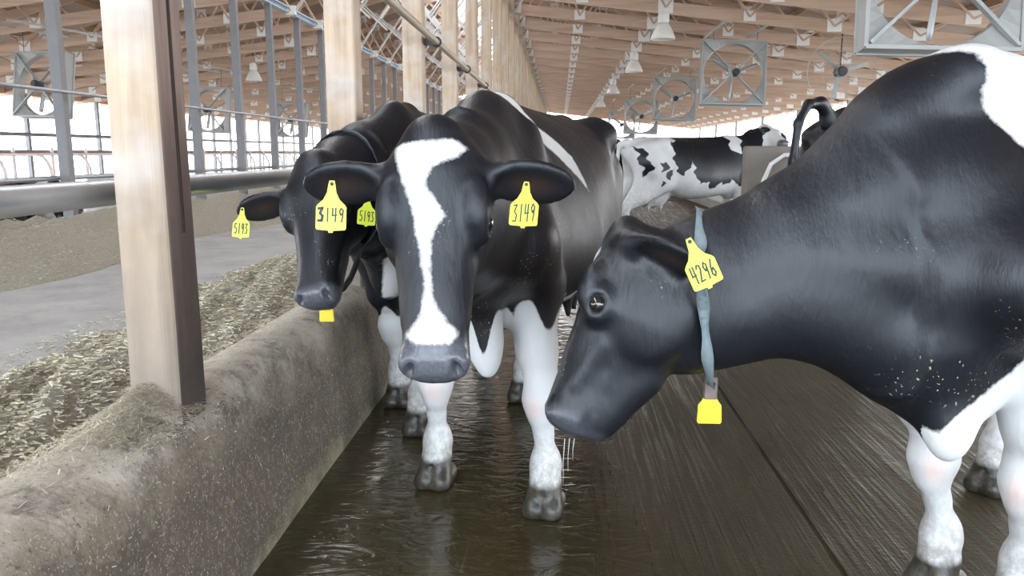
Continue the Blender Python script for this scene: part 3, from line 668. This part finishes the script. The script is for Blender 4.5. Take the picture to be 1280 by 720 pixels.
        G.chain([Ft+V(0, 0, .03), Ft, F_+V(.02, 0, .10*S)], [.046*S, .051*S, .047*S], .03)
        for dw in (-.035, .035): G.ell(F_+V(-.035, dw*.8, .155*S), np.eye(3), (.02, .017, .02), .015)
        yaw = hd.get('hoofyaw', 0); cy, sy = math.cos(yaw), math.sin(yaw); ex, ey = V(cy, sy, 0), V(-sy, cy, 0)
        for w_ in (-1, 1):
            b0 = F_+ey*w_*.031*S
            G.cone(F_+ey*w_*.020*S+ex*-.012*S+V(0, 0, .105*S), b0+ex*.050*S+V(0, 0, .030*S), .039*S, .039*S, .02)
            G.cone(b0+ex*-.045*S+V(0, 0, .035*S), b0+ex*.046*S+V(0, 0, .022*S), .038*S, .038*S, .015)
        G.cone(F_+ex*.12*S+V(0, 0, -.01), F_+ex*.062*S+V(0, 0, .095*S), .012*S, .008*S, .006, True)
        hoofs.append(F_)
    if udder and not simple_ or udder == 2:
        G.ell(V(-1.25, 0, .70)*S, np.eye(3), V(.24, .19, .19)*S, .07)
        for q in (-1, 1):
            for dx in (-1.34, -1.16): c((dx, q*.09, .55), (dx, q*.095, .47), .028, .014, .03)
    # tail
    tl = tail or [(-1.64, 0, 1.385), (-1.74, 0, 1.34), (-1.77, .0, 1.15), (-1.77, .01, .85), (-1.77, .02, .6)]
    G.chain([V(*p)*S for p in tl], [.045*S, .036*S]+[.026*S]*(len(tl)-3)+[.04*S], .03)
    # head
    def headf(X, Y, Z):
        dx, dy, dz = X-poll[0], Y-poll[1], Z-poll[2]
        A_ = (dx*a[0]+dy*a[1]+dz*a[2])/HS; L_ = (dx*sd[0]+dy*sd[1]+dz*sd[2])/HS; U_ = (dx*u[0]+dy*u[1]+dz*u[2])/HS/DP
        cc = np.interp(A_, HX, HC); H_ = np.interp(A_, HX, HH); W = np.interp(A_, HX, HW); tt = (U_-cc)/H_; n = 2.5
        W2 = W*np.clip(1.0+.10*tt, .75, 1.12)
        d = ((np.abs(L_/W2)**n+np.abs(tt)**n)**(1/n)-1)*np.minimum(W, H_)*.85*HS
        return np.where((A_ < HX[0]) | (A_ > HX[-1]), .3, d)
    ctr = P(.25, 0, -.1); G.op(ctr-.42*HS, ctr+.42*HS, headf, .045)
    ee = [a, sd, u]; r = lambda *q: [k*HS for k in q]
    G.ell(P(-.035, 0, -.045), ee, r(.05, .065, .05), .04)                                         # poll crest
    for q in (1, -1):
        G.ell(P(.15, q*.085, -.19), ee, r(.12, .035, .085), .05)                                  # cheek
        G.ell(P(.145, q*.108, -.026), ee, r(.06, .030, .028), .03)                                 # brow
        G.ell(P(.19, q*.115, -.064), ee, r(.052, .028, .042), .025)                               # lids
        G.ell(P(.19, q*.139, -.062), ee, r(.029, .022, .020), .008, True)
        G.cone(P(.29, q*.075, -.10), P(.42, q*.065, -.075), .018*HS, .012*HS, .03)                # facial crest
        G.ell(P(.525, q*.055, -.055), ee, r(.032, .026, .030), .02)                               # nostril wing
        G.ell(P(.545, q*.058, -.042), [unit(a*.6+sd*q*.5), unit(sd*q*.8-a*.4), u], r(.026, .011, .030), .010, True)
        G.cone(P(.47, q*.095, -.125), P(.545, q*.06, -.132), .007*HS, .007*HS, .012, True)        # mouth line
    G.cone(P(.34, 0, -.205), P(.50, 0, -.155), .045*HS, .038*HS, .04)                             # lower jaw and chin
    G.cone(P(.46, 0, -.165), P(.525, 0, -.150), .042*HS, .030*HS, .02)
    # ears
    EA = {}
    for q, key in ((1, 'L'), (-1, 'R')):
        e_ = (ears or {}).get(key, {}); b_ = P(e_.get('at', .065), q*.10, e_.get('u', -.085))
        dr = unit(wv(e_['dir'])) if 'dir' in e_ else unit(sd*q*.95-a*-.12-u*.2); op = unit(wv(e_['open'])) if 'open' in e_ else unit(a*.5+u*.6)
        op = unit(op-dr*(dr@op)); wd = np.cross(dr, op); LE = e_.get('len', .232)*HS
        G.cone(b_, b_+dr*.06*HS, .040*HS, .034*HS, .03)
        cE = b_+dr*(LE*.58); G.ell(cE, [dr, wd, op], (LE*.50, e_.get('wid', .066)*HS, .026*HS), .03)
        G.ell(cE+op*.022*HS+dr*.005, [dr, wd, op], (LE*.40, .042*HS, .012*HS), .02, True)
        EA[key] = (b_, dr, op, wd, LE)
    # flat soles
    G.F = np.maximum(G.F, -np.broadcast_to(G.ax[2].astype(np.float32), G.F.shape)+(-lift if lying else 0)+.002)
    Vt, Q = surface_nets(G.F, G.lo, h)
    me = bpy.data.meshes.new(name); me.vertices.add(len(Vt)); me.vertices.foreach_set('co', Vt.astype(np.float32).ravel())
    me.loops.add(len(Q)*4); me.loops.foreach_set('vertex_index', Q.ravel().astype(np.int32)); me.polygons.add(len(Q)); me.polygons.foreach_set('loop_start', np.arange(0, len(Q)*4, 4, dtype=np.int32))
    me.update(calc_edges=True); me.validate(); me.polygons.foreach_set('use_smooth', [True]*len(me.polygons))
    n = len(me.vertices); co = np.zeros(n*3, np.float32); me.vertices.foreach_get('co', co); Vt = co.reshape(-1, 3).astype(float)
    # gentle relaxation so the net leaves no steps
    E_ = np.zeros(len(me.edges)*2, np.int32); me.edges.foreach_get('vertices', E_); E_ = E_.reshape(-1, 2)
    deg = np.bincount(E_.ravel(), minlength=n)
    for _ in range(2):
        sm = np.zeros_like(Vt)
        for j in range(3): sm[:, j] = np.bincount(E_[:, 0], Vt[E_[:, 1], j], n)+np.bincount(E_[:, 1], Vt[E_[:, 0], j], n)
        Vt = Vt*.5+.5*sm/np.maximum(deg, 1)[:, None]
    me.vertices.foreach_set('co', Vt.astype(np.float32).ravel()); me.update()
    o = bpy.data.objects.new(name, me); COL.objects.link(o); me.materials.append(M['coat'])
    o.matrix_world = Matrix(((f[0], l[0], 0, O[0]), (f[1], l[1], 0, O[1]), (0, 0, 1, O[2]), (0, 0, 0, 1)))
    tag(o, label, 'cow', group)
    # markings
    D = Vt-poll; hl = np.stack([D@a, D@sd, D@u], 1)/HS; L = Vt/S
    inhead = (hl[:, 0] > -.09) & (hl[:, 0] < .6) & (np.abs(hl[:, 1]) < .15) & (hl[:, 2] > -.29) & (hl[:, 2] < .06)
    mt = {'white': np.full(n, -.2), 'pink': np.zeros(n), 'brown': np.zeros(n), 'dirt': np.zeros(n), 'muzzle': np.zeros(n), 'hoof': np.zeros(n)}
    mt['muzzle'] = np.where(inhead, np.clip((hl[:, 0]-hd.get('mz', .49)+np.clip(-hl[:, 2]-.13, 0, 1)*-.3)/.03, 0, 1), 0)*hd.get('muzzle', 1)
    hz = np.full(n, 9.)
    for F_ in hoofs: hz = np.where(np.hypot(Vt[:, 0]-F_[0], Vt[:, 1]-F_[1]) < .16, np.minimum(hz, Vt[:, 2]-.45*(Vt[:, 0]-F_[0])*0), hz)
    mt['hoof'] = np.clip((.125*S-hz)/.02, 0, 1)
    mt['dirt'] = np.clip((.46-Vt[:, 2])/.36, 0, 1)**2*.9
    mt['body'] = ~(inhead & (hl[:, 2] > -.24))
    for b_, dr, op, wd, LE in EA.values():
        D_ = Vt-b_; mt['brown'] = np.maximum(mt['brown'], np.clip(1-np.hypot((D_@dr-LE*.6)/(LE*.36), (D_@wd)/(.04*HS)), 0, 1)*(np.abs(D_@op) < .03)*1.0)
    ear_ = mt['brown'].copy(); patches(L, hl, inhead, mt); mt.pop('body'); mt['brown'] = np.maximum(mt['brown'], ear_)
    for k_, v_ in mt.items():
        at_ = me.attributes.new(k_, 'FLOAT', 'POINT'); at_.data.foreach_set('value', v_.astype(np.float32))
    # eyes
    for q in (1, -1):
        m = MB(); rr_ = .027*HS; prof_ = [(rr_*math.sin(t_), -rr_*math.cos(t_)) for t_ in np.linspace(.0, math.pi, 11)]
        m.lathe(prof_, 18, P(.19, q*.117, -.062), sd*q); m.build('eye', M['eye'], o, True)
    return dict(o=o, f=f, l=l, O=O, w2l=w2l, wv=wv, P=P, a=a, sd=sd, u=u, ears=EA, HS=HS)
def poly_sd(px, py, poly):       # signed distance to a polygon, positive inside
    poly = np.array(poly, float); d = np.full(px.shape, 9.); ins = np.zeros(px.shape, bool)
    for i in range(len(poly)):
        a, b = poly[i], poly[(i+1) % len(poly)]; e = b-a; t_ = np.clip(((px-a[0])*e[0]+(py-a[1])*e[1])/(e@e), 0, 1)
        d = np.minimum(d, np.hypot(px-a[0]-t_*e[0], py-a[1]-t_*e[1]))
        c_ = (a[1] > py) != (b[1] > py); xi = a[0]+(py-a[1])*e[0]/(e[1] if abs(e[1]) > 1e-9 else 1e-9); ins ^= c_ & (px < xi)
    return np.where(ins, d, -d)
# ---- tags
DIG = {'1': [[(.5, 1), (.5, 0)]], '2': [[(.05, .8), (.3, 1), (.75, .95), (.8, .7), (.1, .02), (.95, .05)]], '3': [[(.05, .95), (.8, 1), (.35, .6), (.85, .4), (.7, .05), (.02, .05)]],
       '4': [[(.15, 1), (.1, .45), (.9, .5)], [(.75, 1), (.7, 0)]], '5': [[(.9, 1), (.2, .98), (.15, .55), (.75, .55), (.85, .2), (.5, 0), (.05, .08)]], '6': [[(.7, 1), (.25, .6), (.1, .2), (.45, 0), (.85, .2), (.6, .5), (.15, .35)]],
       '9': [[(.8, .65), (.4, .5), (.15, .75), (.45, 1), (.85, .85), (.75, .4), (.6, 0)]]}
def ribbon(m, pts, o, ex, ey, wd, z):
    ez = np.cross(ex, ey)
    for i in range(len(pts)-1):
        p, q = [o+ex*k[0]+ey*k[1]+ez*z for k in (pts[i], pts[i+1])]; t_ = unit(q-p); p = p-t_*wd*.35; q = q+t_*wd*.35
        m.bar(p, q, wd, .0012, ez)
TAG = [(-.008, .0), (-.006, .008), (.006, .008), (.008, .0), (.011, -.020), (.020, -.038), (.033, -.050), (.0365, -.056), (.0365, -.106), (.034, -.110), (.006, -.112), (.005, -.117), (-.005, -.117), (-.006, -.112), (-.034, -.110), (-.0365, -.106), (-.0365, -.056), (-.033, -.050), (-.020, -.038), (-.011, -.020)]
def ear_tag(K, pin, nrm, upv, text, sc=1., bold0=False, dy=0, slant=0, hgt=.032, wdt=.066):
    """pin, nrm (towards the viewer's side) and upv in world space"""
    w2l, wv = K['w2l'], K['wv']; o_ = w2l(pin); ez = unit(wv(nrm)); ey = wv(upv); ey = unit(ey-ez*(ez@ey)); ex = np.cross(ey, ez)
    m = MB(); m.prism([(x*sc, y*sc) for x, y in TAG], o_, ex, ey, .0025); t_ = m.build('ear_tag', M['yellow'], K['o']); t_['label'] = 'bright yellow ear tag numbered '+text
    m = MB(); n = len(text); cw = wdt/n*sc
    for i, ch in enumerate(text):
        x0 = -wdt*sc/2+cw*i+cw*.12; y0 = (-.102+dy)*sc+slant*i
        for st in DIG[ch]: ribbon(m, [(x0+p[0]*cw*.76, y0+p[1]*hgt*sc) for p in st], o_, ex, ey, (.0062 if bold0 and i == 0 else .0034)*sc, .0018)
    m.build('tag_number', M['ink'], t_)
    m = MB(); m.lathe([(0, .004), (.004, .004), (.0045, 0), (.0045, -.004), (0, -.004)], 12, o_, ez); m.build('tag_pin', M['ink'], t_, True)
    return t_

def leg_white(L, top, front=True):
    zz = top-L[:, 2]; m = (L[:, 0] > -.45) if front else (L[:, 0] < -.75)
    return np.where(m, zz, -.2)
# --- cow facing the camera
def pat_a(L, hl, ih, mt):
    x, y, z = L.T; w_ = mt['white']; A_, S_, U_ = hl.T
    blaze = [(-.09, .0), (-.088, .035), (-.072, .085), (-.056, .13), (-.040, .19), (-.030, .25), (-.022, .30), (-.014, .335), (-.017, .37), (-.022, .40), (-.040, .435), (-.066, .462), (-.04, .485), (.04, .485), (.062, .46), (.034, .43), (.014, .40), (.002, .37), (-.003, .335), (-.004, .29), (.000, .235), (.012, .205), (.034, .180), (.010, .145), (-.014, .10), (.004, .06), (.06, .04), (.085, .012), (.055, -.005), (-.02, .0)]
    b = poly_sd(S_, A_, blaze); w_ = np.where(ih & (hl[:, 2] > -.11), np.maximum(w_, b), w_)
    mt['pink'] = np.maximum(mt['pink'], np.where(ih, np.clip(1-np.hypot(S_/.055, (A_-.468)/.03), 0, 1)*.9, 0))
    mt['dirt'] = np.maximum(mt['dirt'], np.where(ih, np.clip(1-np.hypot(S_/.045, (U_-(-.12))/.04), 0, 1)*(A_ > .5), 0)); mt['muzzle'] = np.where(b > 0, 0, mt['muzzle'])
    # long pale flash behind the left shoulder
    fl = poly_sd(x, z, [(-.04, 1.5), (-.06, 1.385), (-.276, 1.265), (-.389, 1.175), (-.447, 1.115), (-.44, 1.18), (-.43, 1.25), (-.36, 1.315), (-.18, 1.41), (-.11, 1.5)])
    w_ = np.maximum(w_, np.where(y > -.02, fl, -.2))
    # legs and brisket
    lg = .73+.035*np.sin(y*45)+.025*np.sin(x*55); fr = np.where((x > -.5) & (x < .42) & mt['body'], lg-z, -.2); fr = np.where((np.abs(y) > .1) | (z < .5), fr, -.2); w_ = np.maximum(w_, fr)
    br = np.minimum(.69+.07*np.sin(y*70+.5)-z, .125-np.abs(y-.05))
    w_ = np.maximum(w_, np.where((x > .05) & (x < .42) & mt['body'], br, -.2)); w_ = np.maximum(w_, np.where((x < -.9), .32-z, -.2)); mt['white'] = w_
    mt['pink'] = np.maximum(mt['pink'], np.clip(1-np.hypot((z-.40)/.06, (np.abs(y)-.2)/.05), 0, 1)*.7*(x > -.2))
    mt['brown'] = np.clip((1.2-z)*1.2, 0, .25)*(~ih)
A1 = cow('cow', 'black cow facing the camera with a white blaze and two yellow 3149 tags', (-.25, 2.76), (-.18, -.984), [(.07, .225), (-.07, -.225), (-1.5, .2), (-1.17, -.14)],
         dict(poll=(-.315, 1.97, 1.275), muz=(-.298, 1.80, .775), up=(.0, -1, .22), mz=.462, size=1.02, lobe=(.22, .06, .63, .045, .052, .105), bow=(0, 0, -.02)), pat_a, .985, .0085,
         ears=dict(L=dict(dir=(1, .12, -.10), open=(.0, -.85, -.5)), R=dict(dir=(-1, .12, -.08), open=(0, -.85, -.5))))
# --- cow at the feed curb
def pat_b(L, hl, ih, mt):
    x, y, z = L.T; w_ = mt['white']
    lg = .50+.03*np.sin(y*60); w_ = np.maximum(w_, np.where((x > -.5) & (x < .42) & mt['body'], lg-z, -.2)); w_ = np.maximum(w_, np.where(x < -.8, .45-z, -.2))
    br = poly_sd(y, z, [(-.02, .62), (.2, .62), (.22, .8), (.12, .86), (.02, .80)]); w_ = np.maximum(w_, np.where((x > .05) & (x < .42) & mt['body'], br, -.2)); mt['white'] = w_
B1 = cow('cow', 'black cow at the feed curb with her head turned over it and yellow tag 5193', (-.74, 3.65), (-.05, -1), [(.214, .13), (-.176, -.06), (-1.5, .17), (-1.3, -.12)],
         dict(poll=(-.945, 2.98, 1.205), muz=(-.895, 2.77, .84), up=(-.25, -.95, .3), size=.96, slim=.80, bow=(.0, -.03, .0)), pat_b, 1.0, .0095,
         ears=dict(R=dict(dir=(-.95, -.05, -.24), open=(0, -.8, -.5), len=.235, at=.085), L=dict(dir=(.9, .25, -.1), open=(0, -.8, -.5))))
# --- cow in the foreground, head in profile
def pat_c(L, hl, ih, mt):
    x, y, z = L.T; w_ = mt['white']; A_, S_, U_ = hl.T
    sp = poly_sd(x, z, [(.17, 1.7), (.185, 1.47), (.19, 1.40), (.15, 1.28), (.06, 1.2), (-.15, 1.1), (-.46, .95), (-1.1, .9), (-1.3, 1.6)]); w_ = np.maximum(w_, sp)
    near = .64+(y-.068)*1.45-z; far = np.where(x < .16, .665-z, -.2); lobe = .612-z
    w_ = np.where((x > -.5) & (x < .42), np.maximum(w_, np.where(y > .055, np.maximum(near, lobe), np.where(y > .0, lobe, np.maximum(far, np.where(x < .2, .60-z, -.2))))), w_)
    w_ = np.maximum(w_, np.where(x < -.6, .80-z, -.2))
    w_ = np.maximum(w_, np.where(ih & (U_ > -.1), .026-np.hypot(A_-.06, S_-.045), -.2)); mt['white'] = w_
    mt['dirt'] = np.maximum(mt['dirt'], np.where(ih, .45*np.clip(1-np.hypot((A_-.07)/.12, (S_-.03)/.11), 0, 1), 0))
    mt['pink'] = np.clip(1-np.minimum(np.hypot((z-.40)/.07, (y-.145)/.04), np.hypot((z-.40)/.07, (y+.06)/.04)), 0, 1)*.8*((x > -.1) & (x < .2))
crC = [ony(px_, py_, y_)-V(0, 0, r_) for px_, py_, y_, r_ in ((1190, 60, 2.04, .085), (1145, 78, 2.03, .10), (1105, 106, 2.02, .112), (1055, 156, 2.01, .125), (985, 207, 2.0, .125), (900, 252, 2.0, .12), (830, 275, 2.0, .11))]
thC = [ony(px_, py_, y_)+V(0, 0, r_) for px_, py_, y_, r_ in ((1180, 530, 1.98, .12), (1130, 500, 1.97, .112), (1090, 477, 1.97, .116), (1040, 452, 1.97, .115), (985, 440, 1.97, .11), (905, 452, 1.97, .10), (855, 470, 1.97, .085))]
C1 = cow('cow', 'large black cow in the right foreground, head lowered in profile, yellow tag 4296', (1.06, 2.08), (-.7, -.71), [(-.10, .145), (-.106, -.06), (-1.65, .17), (-1.0, -.2)],
         dict(poll=(.115, 2.02, 1.04), muz=(-.062, 1.95, .60), up=(-.9, .3, .3), size=.86, deep=1.3, lobe=(.235, .05, .60, .055, .05, .075), crest=crC, throat=thC, nw=(.155, .07), hoofyaw=-.1, brisk=.05, muzzle=.5), pat_c, .99, .0085, withers=.07,
         ears=dict(L=dict(dir=(.66, -.72, -.16), open=(-.45, -.5, -.7), len=.24, wid=.07, at=-.005, u=-.075), R=dict(dir=(-.35, .9, -.05), open=(-.7, -.1, .1))))

# --- cows further down the alley
def spots(mt, cond, *sh): mt['white'] = np.where(cond, np.maximum.reduce(list(sh)), mt['white'])
def pat_d(L, hl, ih, mt):
    x, y, z = L.T; x = x+.025*np.sin(z*31+y*9)+.012*np.sin(z*70+1); z = z+.03*np.sin(x*27+y*8)+.012*np.sin(x*63); A_, S_, U_ = hl.T
    bl = np.maximum.reduce([poly_sd(x, z, [(-1.13, 1.36), (-1.05, 1.42), (-.86, 1.5), (-.85, 1.1), (-.95, .96), (-1.08, 1.02)]), poly_sd(x, z, [(-.84, 1.5), (-.22, 1.5), (-.17, 1.3), (-.02, 1.22), (.0, 1.5), (.8, 1.8), (.8, .9), (.1, .8), (-.3, .86), (-.5, .78), (-.75, .86), (-.82, 1.0), (-.88, 1.25)]),
        .06-np.hypot(x+1.25, z-1.08), .055-np.hypot(x+1.16, z-.95), .03-np.hypot(x+1.28, z-.86), poly_sd(x, z, [(-1.62, 1.3), (-1.5, 1.32), (-1.4, 1.0), (-1.5, .95)])])
    mt['white'] = np.where(ih, .05-np.hypot(S_+.10, A_-.16)*-1-.12, -bl)
    mt['dirt'] = np.maximum(mt['dirt'], np.clip((.9-z)*1.2, 0, .5))
D1 = cow('cow', 'white cow with large black patches standing across the alley in the distance', (2.42, 11.35), (.94, .34), [(.0, .2), (-.1, -.17), (-1.5, .2), (-1.62, -.2)],
         dict(poll=ony(958, 156, 11.55), muz=ony(986, 176, 11.0), up=(.25, -.5, .9), size=1.0), pat_d, 1.0, .02, udder=True, simple_=False)
def pat_e(L, hl, ih, mt):
    x, y, z = L.T; mt['white'] = np.maximum(.10-np.abs(np.hypot(x+.9, (z-1.0)*1.3)-.5), .45-z)
E1 = cow('cow', 'dark cow seen from behind at the left of the patched distant cow', (1.0, 14.4), (.1, 1), [(.0, .2), (.1, -.17), (-1.5, .2), (-1.5, -.2)],
         dict(poll=(1.1, 15.1, 1.2), muz=(1.15, 15.5, .85), up=(.1, .6, .8)), pat_e, 1.0, .025)
def pat_f(L, hl, ih, mt):
    x, y, z = L.T; k = x+1.35; mt['white'] = np.minimum(k, (z-.95)) ; mt['dirt'] = np.clip((k)*4, 0, .55)
F1 = cow('cow', 'cow with a raised black tail and muddy white back behind the concrete partition', (3.0, 6.35), (.76, .65), [(.0, .2), (.1, -.17), (-1.5, .2), (-1.5, -.2)],
         dict(poll=(3.5, 6.9, 1.25), muz=(3.75, 7.1, .85), up=(.6, .5, .7)), pat_f, 1.06, .016,
         tail=[(-1.62, 0, 1.37), (-1.74, 0, 1.46), (-1.86, 0, 1.45), (-1.95, 0, 1.34), (-1.98, 0, 1.12), (-1.97, .01, .85)])
# --- cows lying beyond the far curb
def pat_brown(L, hl, ih, mt): mt['brown'] = np.full(len(L), 1.); mt['white'] = np.where(ih, .05-np.abs(hl[:, 1]), -.2)
def pat_bw(L, hl, ih, mt): x, y, z = L.T; mt['white'] = .12*np.sin(x*6+1)*np.cos(z*7+y*3)
def pat_w(L, hl, ih, mt): x, y, z = L.T; mt['white'] = .08+.12*np.sin(x*5+2)*np.cos(z*6+y*4)
for (ox, oy, hx, hy, pt, lb) in ((-7.6, 10.3, .5, -.85, pat_brown, 'brown cow lying beyond the far curb at the left edge'), (-7.5, 11.6, .75, -.65, pat_bw, 'black and white cow lying beyond the far curb beside the brown one'), (-7.5, 13.6, .75, -.65, pat_w, 'mostly white cow lying beyond the far curb, left of the thick post')):
    f_ = unit((hx, hy, 0)); pl = V(ox, oy, .62)+f_*.55; mz = V(ox, oy, .3)+f_*.92
    cow('cow', lb, (ox, oy), (hx, hy), [], dict(poll=pl, muz=mz, up=(hx*.6, hy*.6, .8)), pt, .95, .025, lift=-.56, lying=True, udder=False, tail=[(-1.6, 0, 1.36), (-1.72, .02, 1.25), (-1.75, .05, .95), (-1.7, .12, .72)])

# --- ear tags
ear_tag(A1, ony(415, 230, 1.905), (.05, -1, .15), (.03, 0, 1), '3149', 1., True, .012)
ear_tag(A1, ony(658, 231, 1.925), (-.1, -1, .45), (.02, 0, 1), '3149', .93, False, .0, .0012, .046, .060)
ear_tag(B1, ony(303, 262, 2.88), (-.1, -1, .2), (.03, 0, 1), '5193', .92, False, .006, 0, .04, .06)
ear_tag(B1, ony(460, 247, 2.93), (.45, -1, .2), (.15, 0, 1), '5193', .92, False, .006, 0, .04, .06)
ear_tag(C1, ony(862, 302, 1.70), (.1, -1, .1), (-.42, 0, .9), '4296', .93, False, .006, 0, .04, .060)
# --- neck straps with their weights
from mathutils.bvhtree import BVHTree
def collar(K, cpt, nrm, low, label, near_only=None, sag=0, ends=None):
    """strap hugging the neck in the plane through cpt with normal nrm (world); returns its lowest point in the cow's frame"""
    w2l, wv = K['w2l'], K['wv']; c_ = w2l(cpt); n_ = unit(wv(nrm)); up = unit(V(0, 0, 1)-n_*n_[2]); s_ = np.cross(n_, up)
    me = K['o'].data; bv = BVHTree.FromPolygons([v.co for v in me.vertices], [tuple(p.vertices) for p in me.polygons])
    pts = []; N = 48; nn = []
    for i in range(N):
        t_ = 2*math.pi*i/N; d = s_*math.sin(t_)-up*math.cos(t_)
        hit = bv.ray_cast(Vector(c_+d*.5), Vector(-d))
        r_ = .5-hit[3] if hit[0] is not None and hit[3] < .5 else .15
        pts.append(r_); nn.append(d)
    r_ = np.array(pts); r_ = np.maximum(r_, (np.roll(r_, 1)+np.roll(r_, -1))/2)+.006
    for _ in range(3): r_ = np.maximum(r_, (np.roll(r_, 1)+np.roll(r_, -1))/2)
    drop = np.array([sag*max(0, math.cos(2*math.pi*i/N))**6 for i in range(N)])
    P_ = [c_+nn[i]*(r_[i]+drop[i]) for i in range(N)]
    m = MB(); vs = []
    for i in range(N):
        tw = 1.0*math.sin(i*.5); w_ = n_*math.cos(tw)+nn[i]*math.sin(tw); w_ = unit(w_)*.0145
        for q, o_ in ((-1, 0), (1, 0), (1, .002), (-1, .002)): vs.append(P_[i]+w_*q+nn[i]*o_)
    m.add(vs, [(i*4+j, i*4+(j+1) % 4, ((i+1) % N)*4+(j+1) % 4, ((i+1) % N)*4+j) for i in range(N) for j in range(4)])
    so_ = m.build('neck_strap', M['strap'], K['o'], True); so_['label'] = label
    return P_[0], n_, so_
def weight(K, p0, n_, so_, ln=.062, rx=unit((1, 0, 0)), gap=.0, scale=1.):
    ex = unit(K['wv'](rx)); up = V(0, 0, 1); nz = np.cross(ex, up)
    m = MB(); m.prism([(x*scale, y*scale) for x, y in [(-.017, 0), (.017, 0), (.017, -.062), (-.017, -.062)]], p0+up*(.012-gap), ex, up, .024*scale); o1 = m.build('strap_weight', M['weight'], so_); bevel(o1, .003)
    q = p0+up*(.012-gap-.064*scale)
    m = MB(); m.prism([(x*scale, y*scale) for x, y in [(-.018, .004), (.018, .004), (.022, -.004), (.031, -.016), (.033, -.062), (.030, -.068), (-.030, -.068), (-.033, -.062), (-.031, -.016), (-.022, -.004)]], q, ex, up, .008); o2 = m.build('strap_tag', M['yellow2'], so_); bevel(o2, .002); o2['label'] = 'amber yellow plate hanging from the strap'
p0, n_, so_ = collar(C1, ony(882, 370, 2.0), (1, -.20, .10), 0, 'twisted grey neck strap', sag=.035)
weight(C1, p0, n_, so_, scale=.95)
so_ = None; p0, n_, so_ = collar(B1, (-.915, 3.14, .98), (0, 1, -.3), 0, 'dark neck strap', sag=.17)
so_.data.materials[0] = M['dark']
weight(B1, p0, n_, so_, scale=.9)
# drool under the lowered muzzle
m = MB()
for px_, y1 in ((706, 606), (712, 590), (718, 575)): 
    a_, b_ = C1['w2l'](ony(px_, 548, 1.93)), C1['w2l'](ony(px_-2, y1, 1.93)); m.tube([a_, (a_+b_)/2+V(.003, 0, 0), b_], [.0011, .0007, .0004], 6)
t_ = NT('drool'); t_.fin((.5, .5, .48), .15); m.build('drool', t_.m, C1['o'], True)
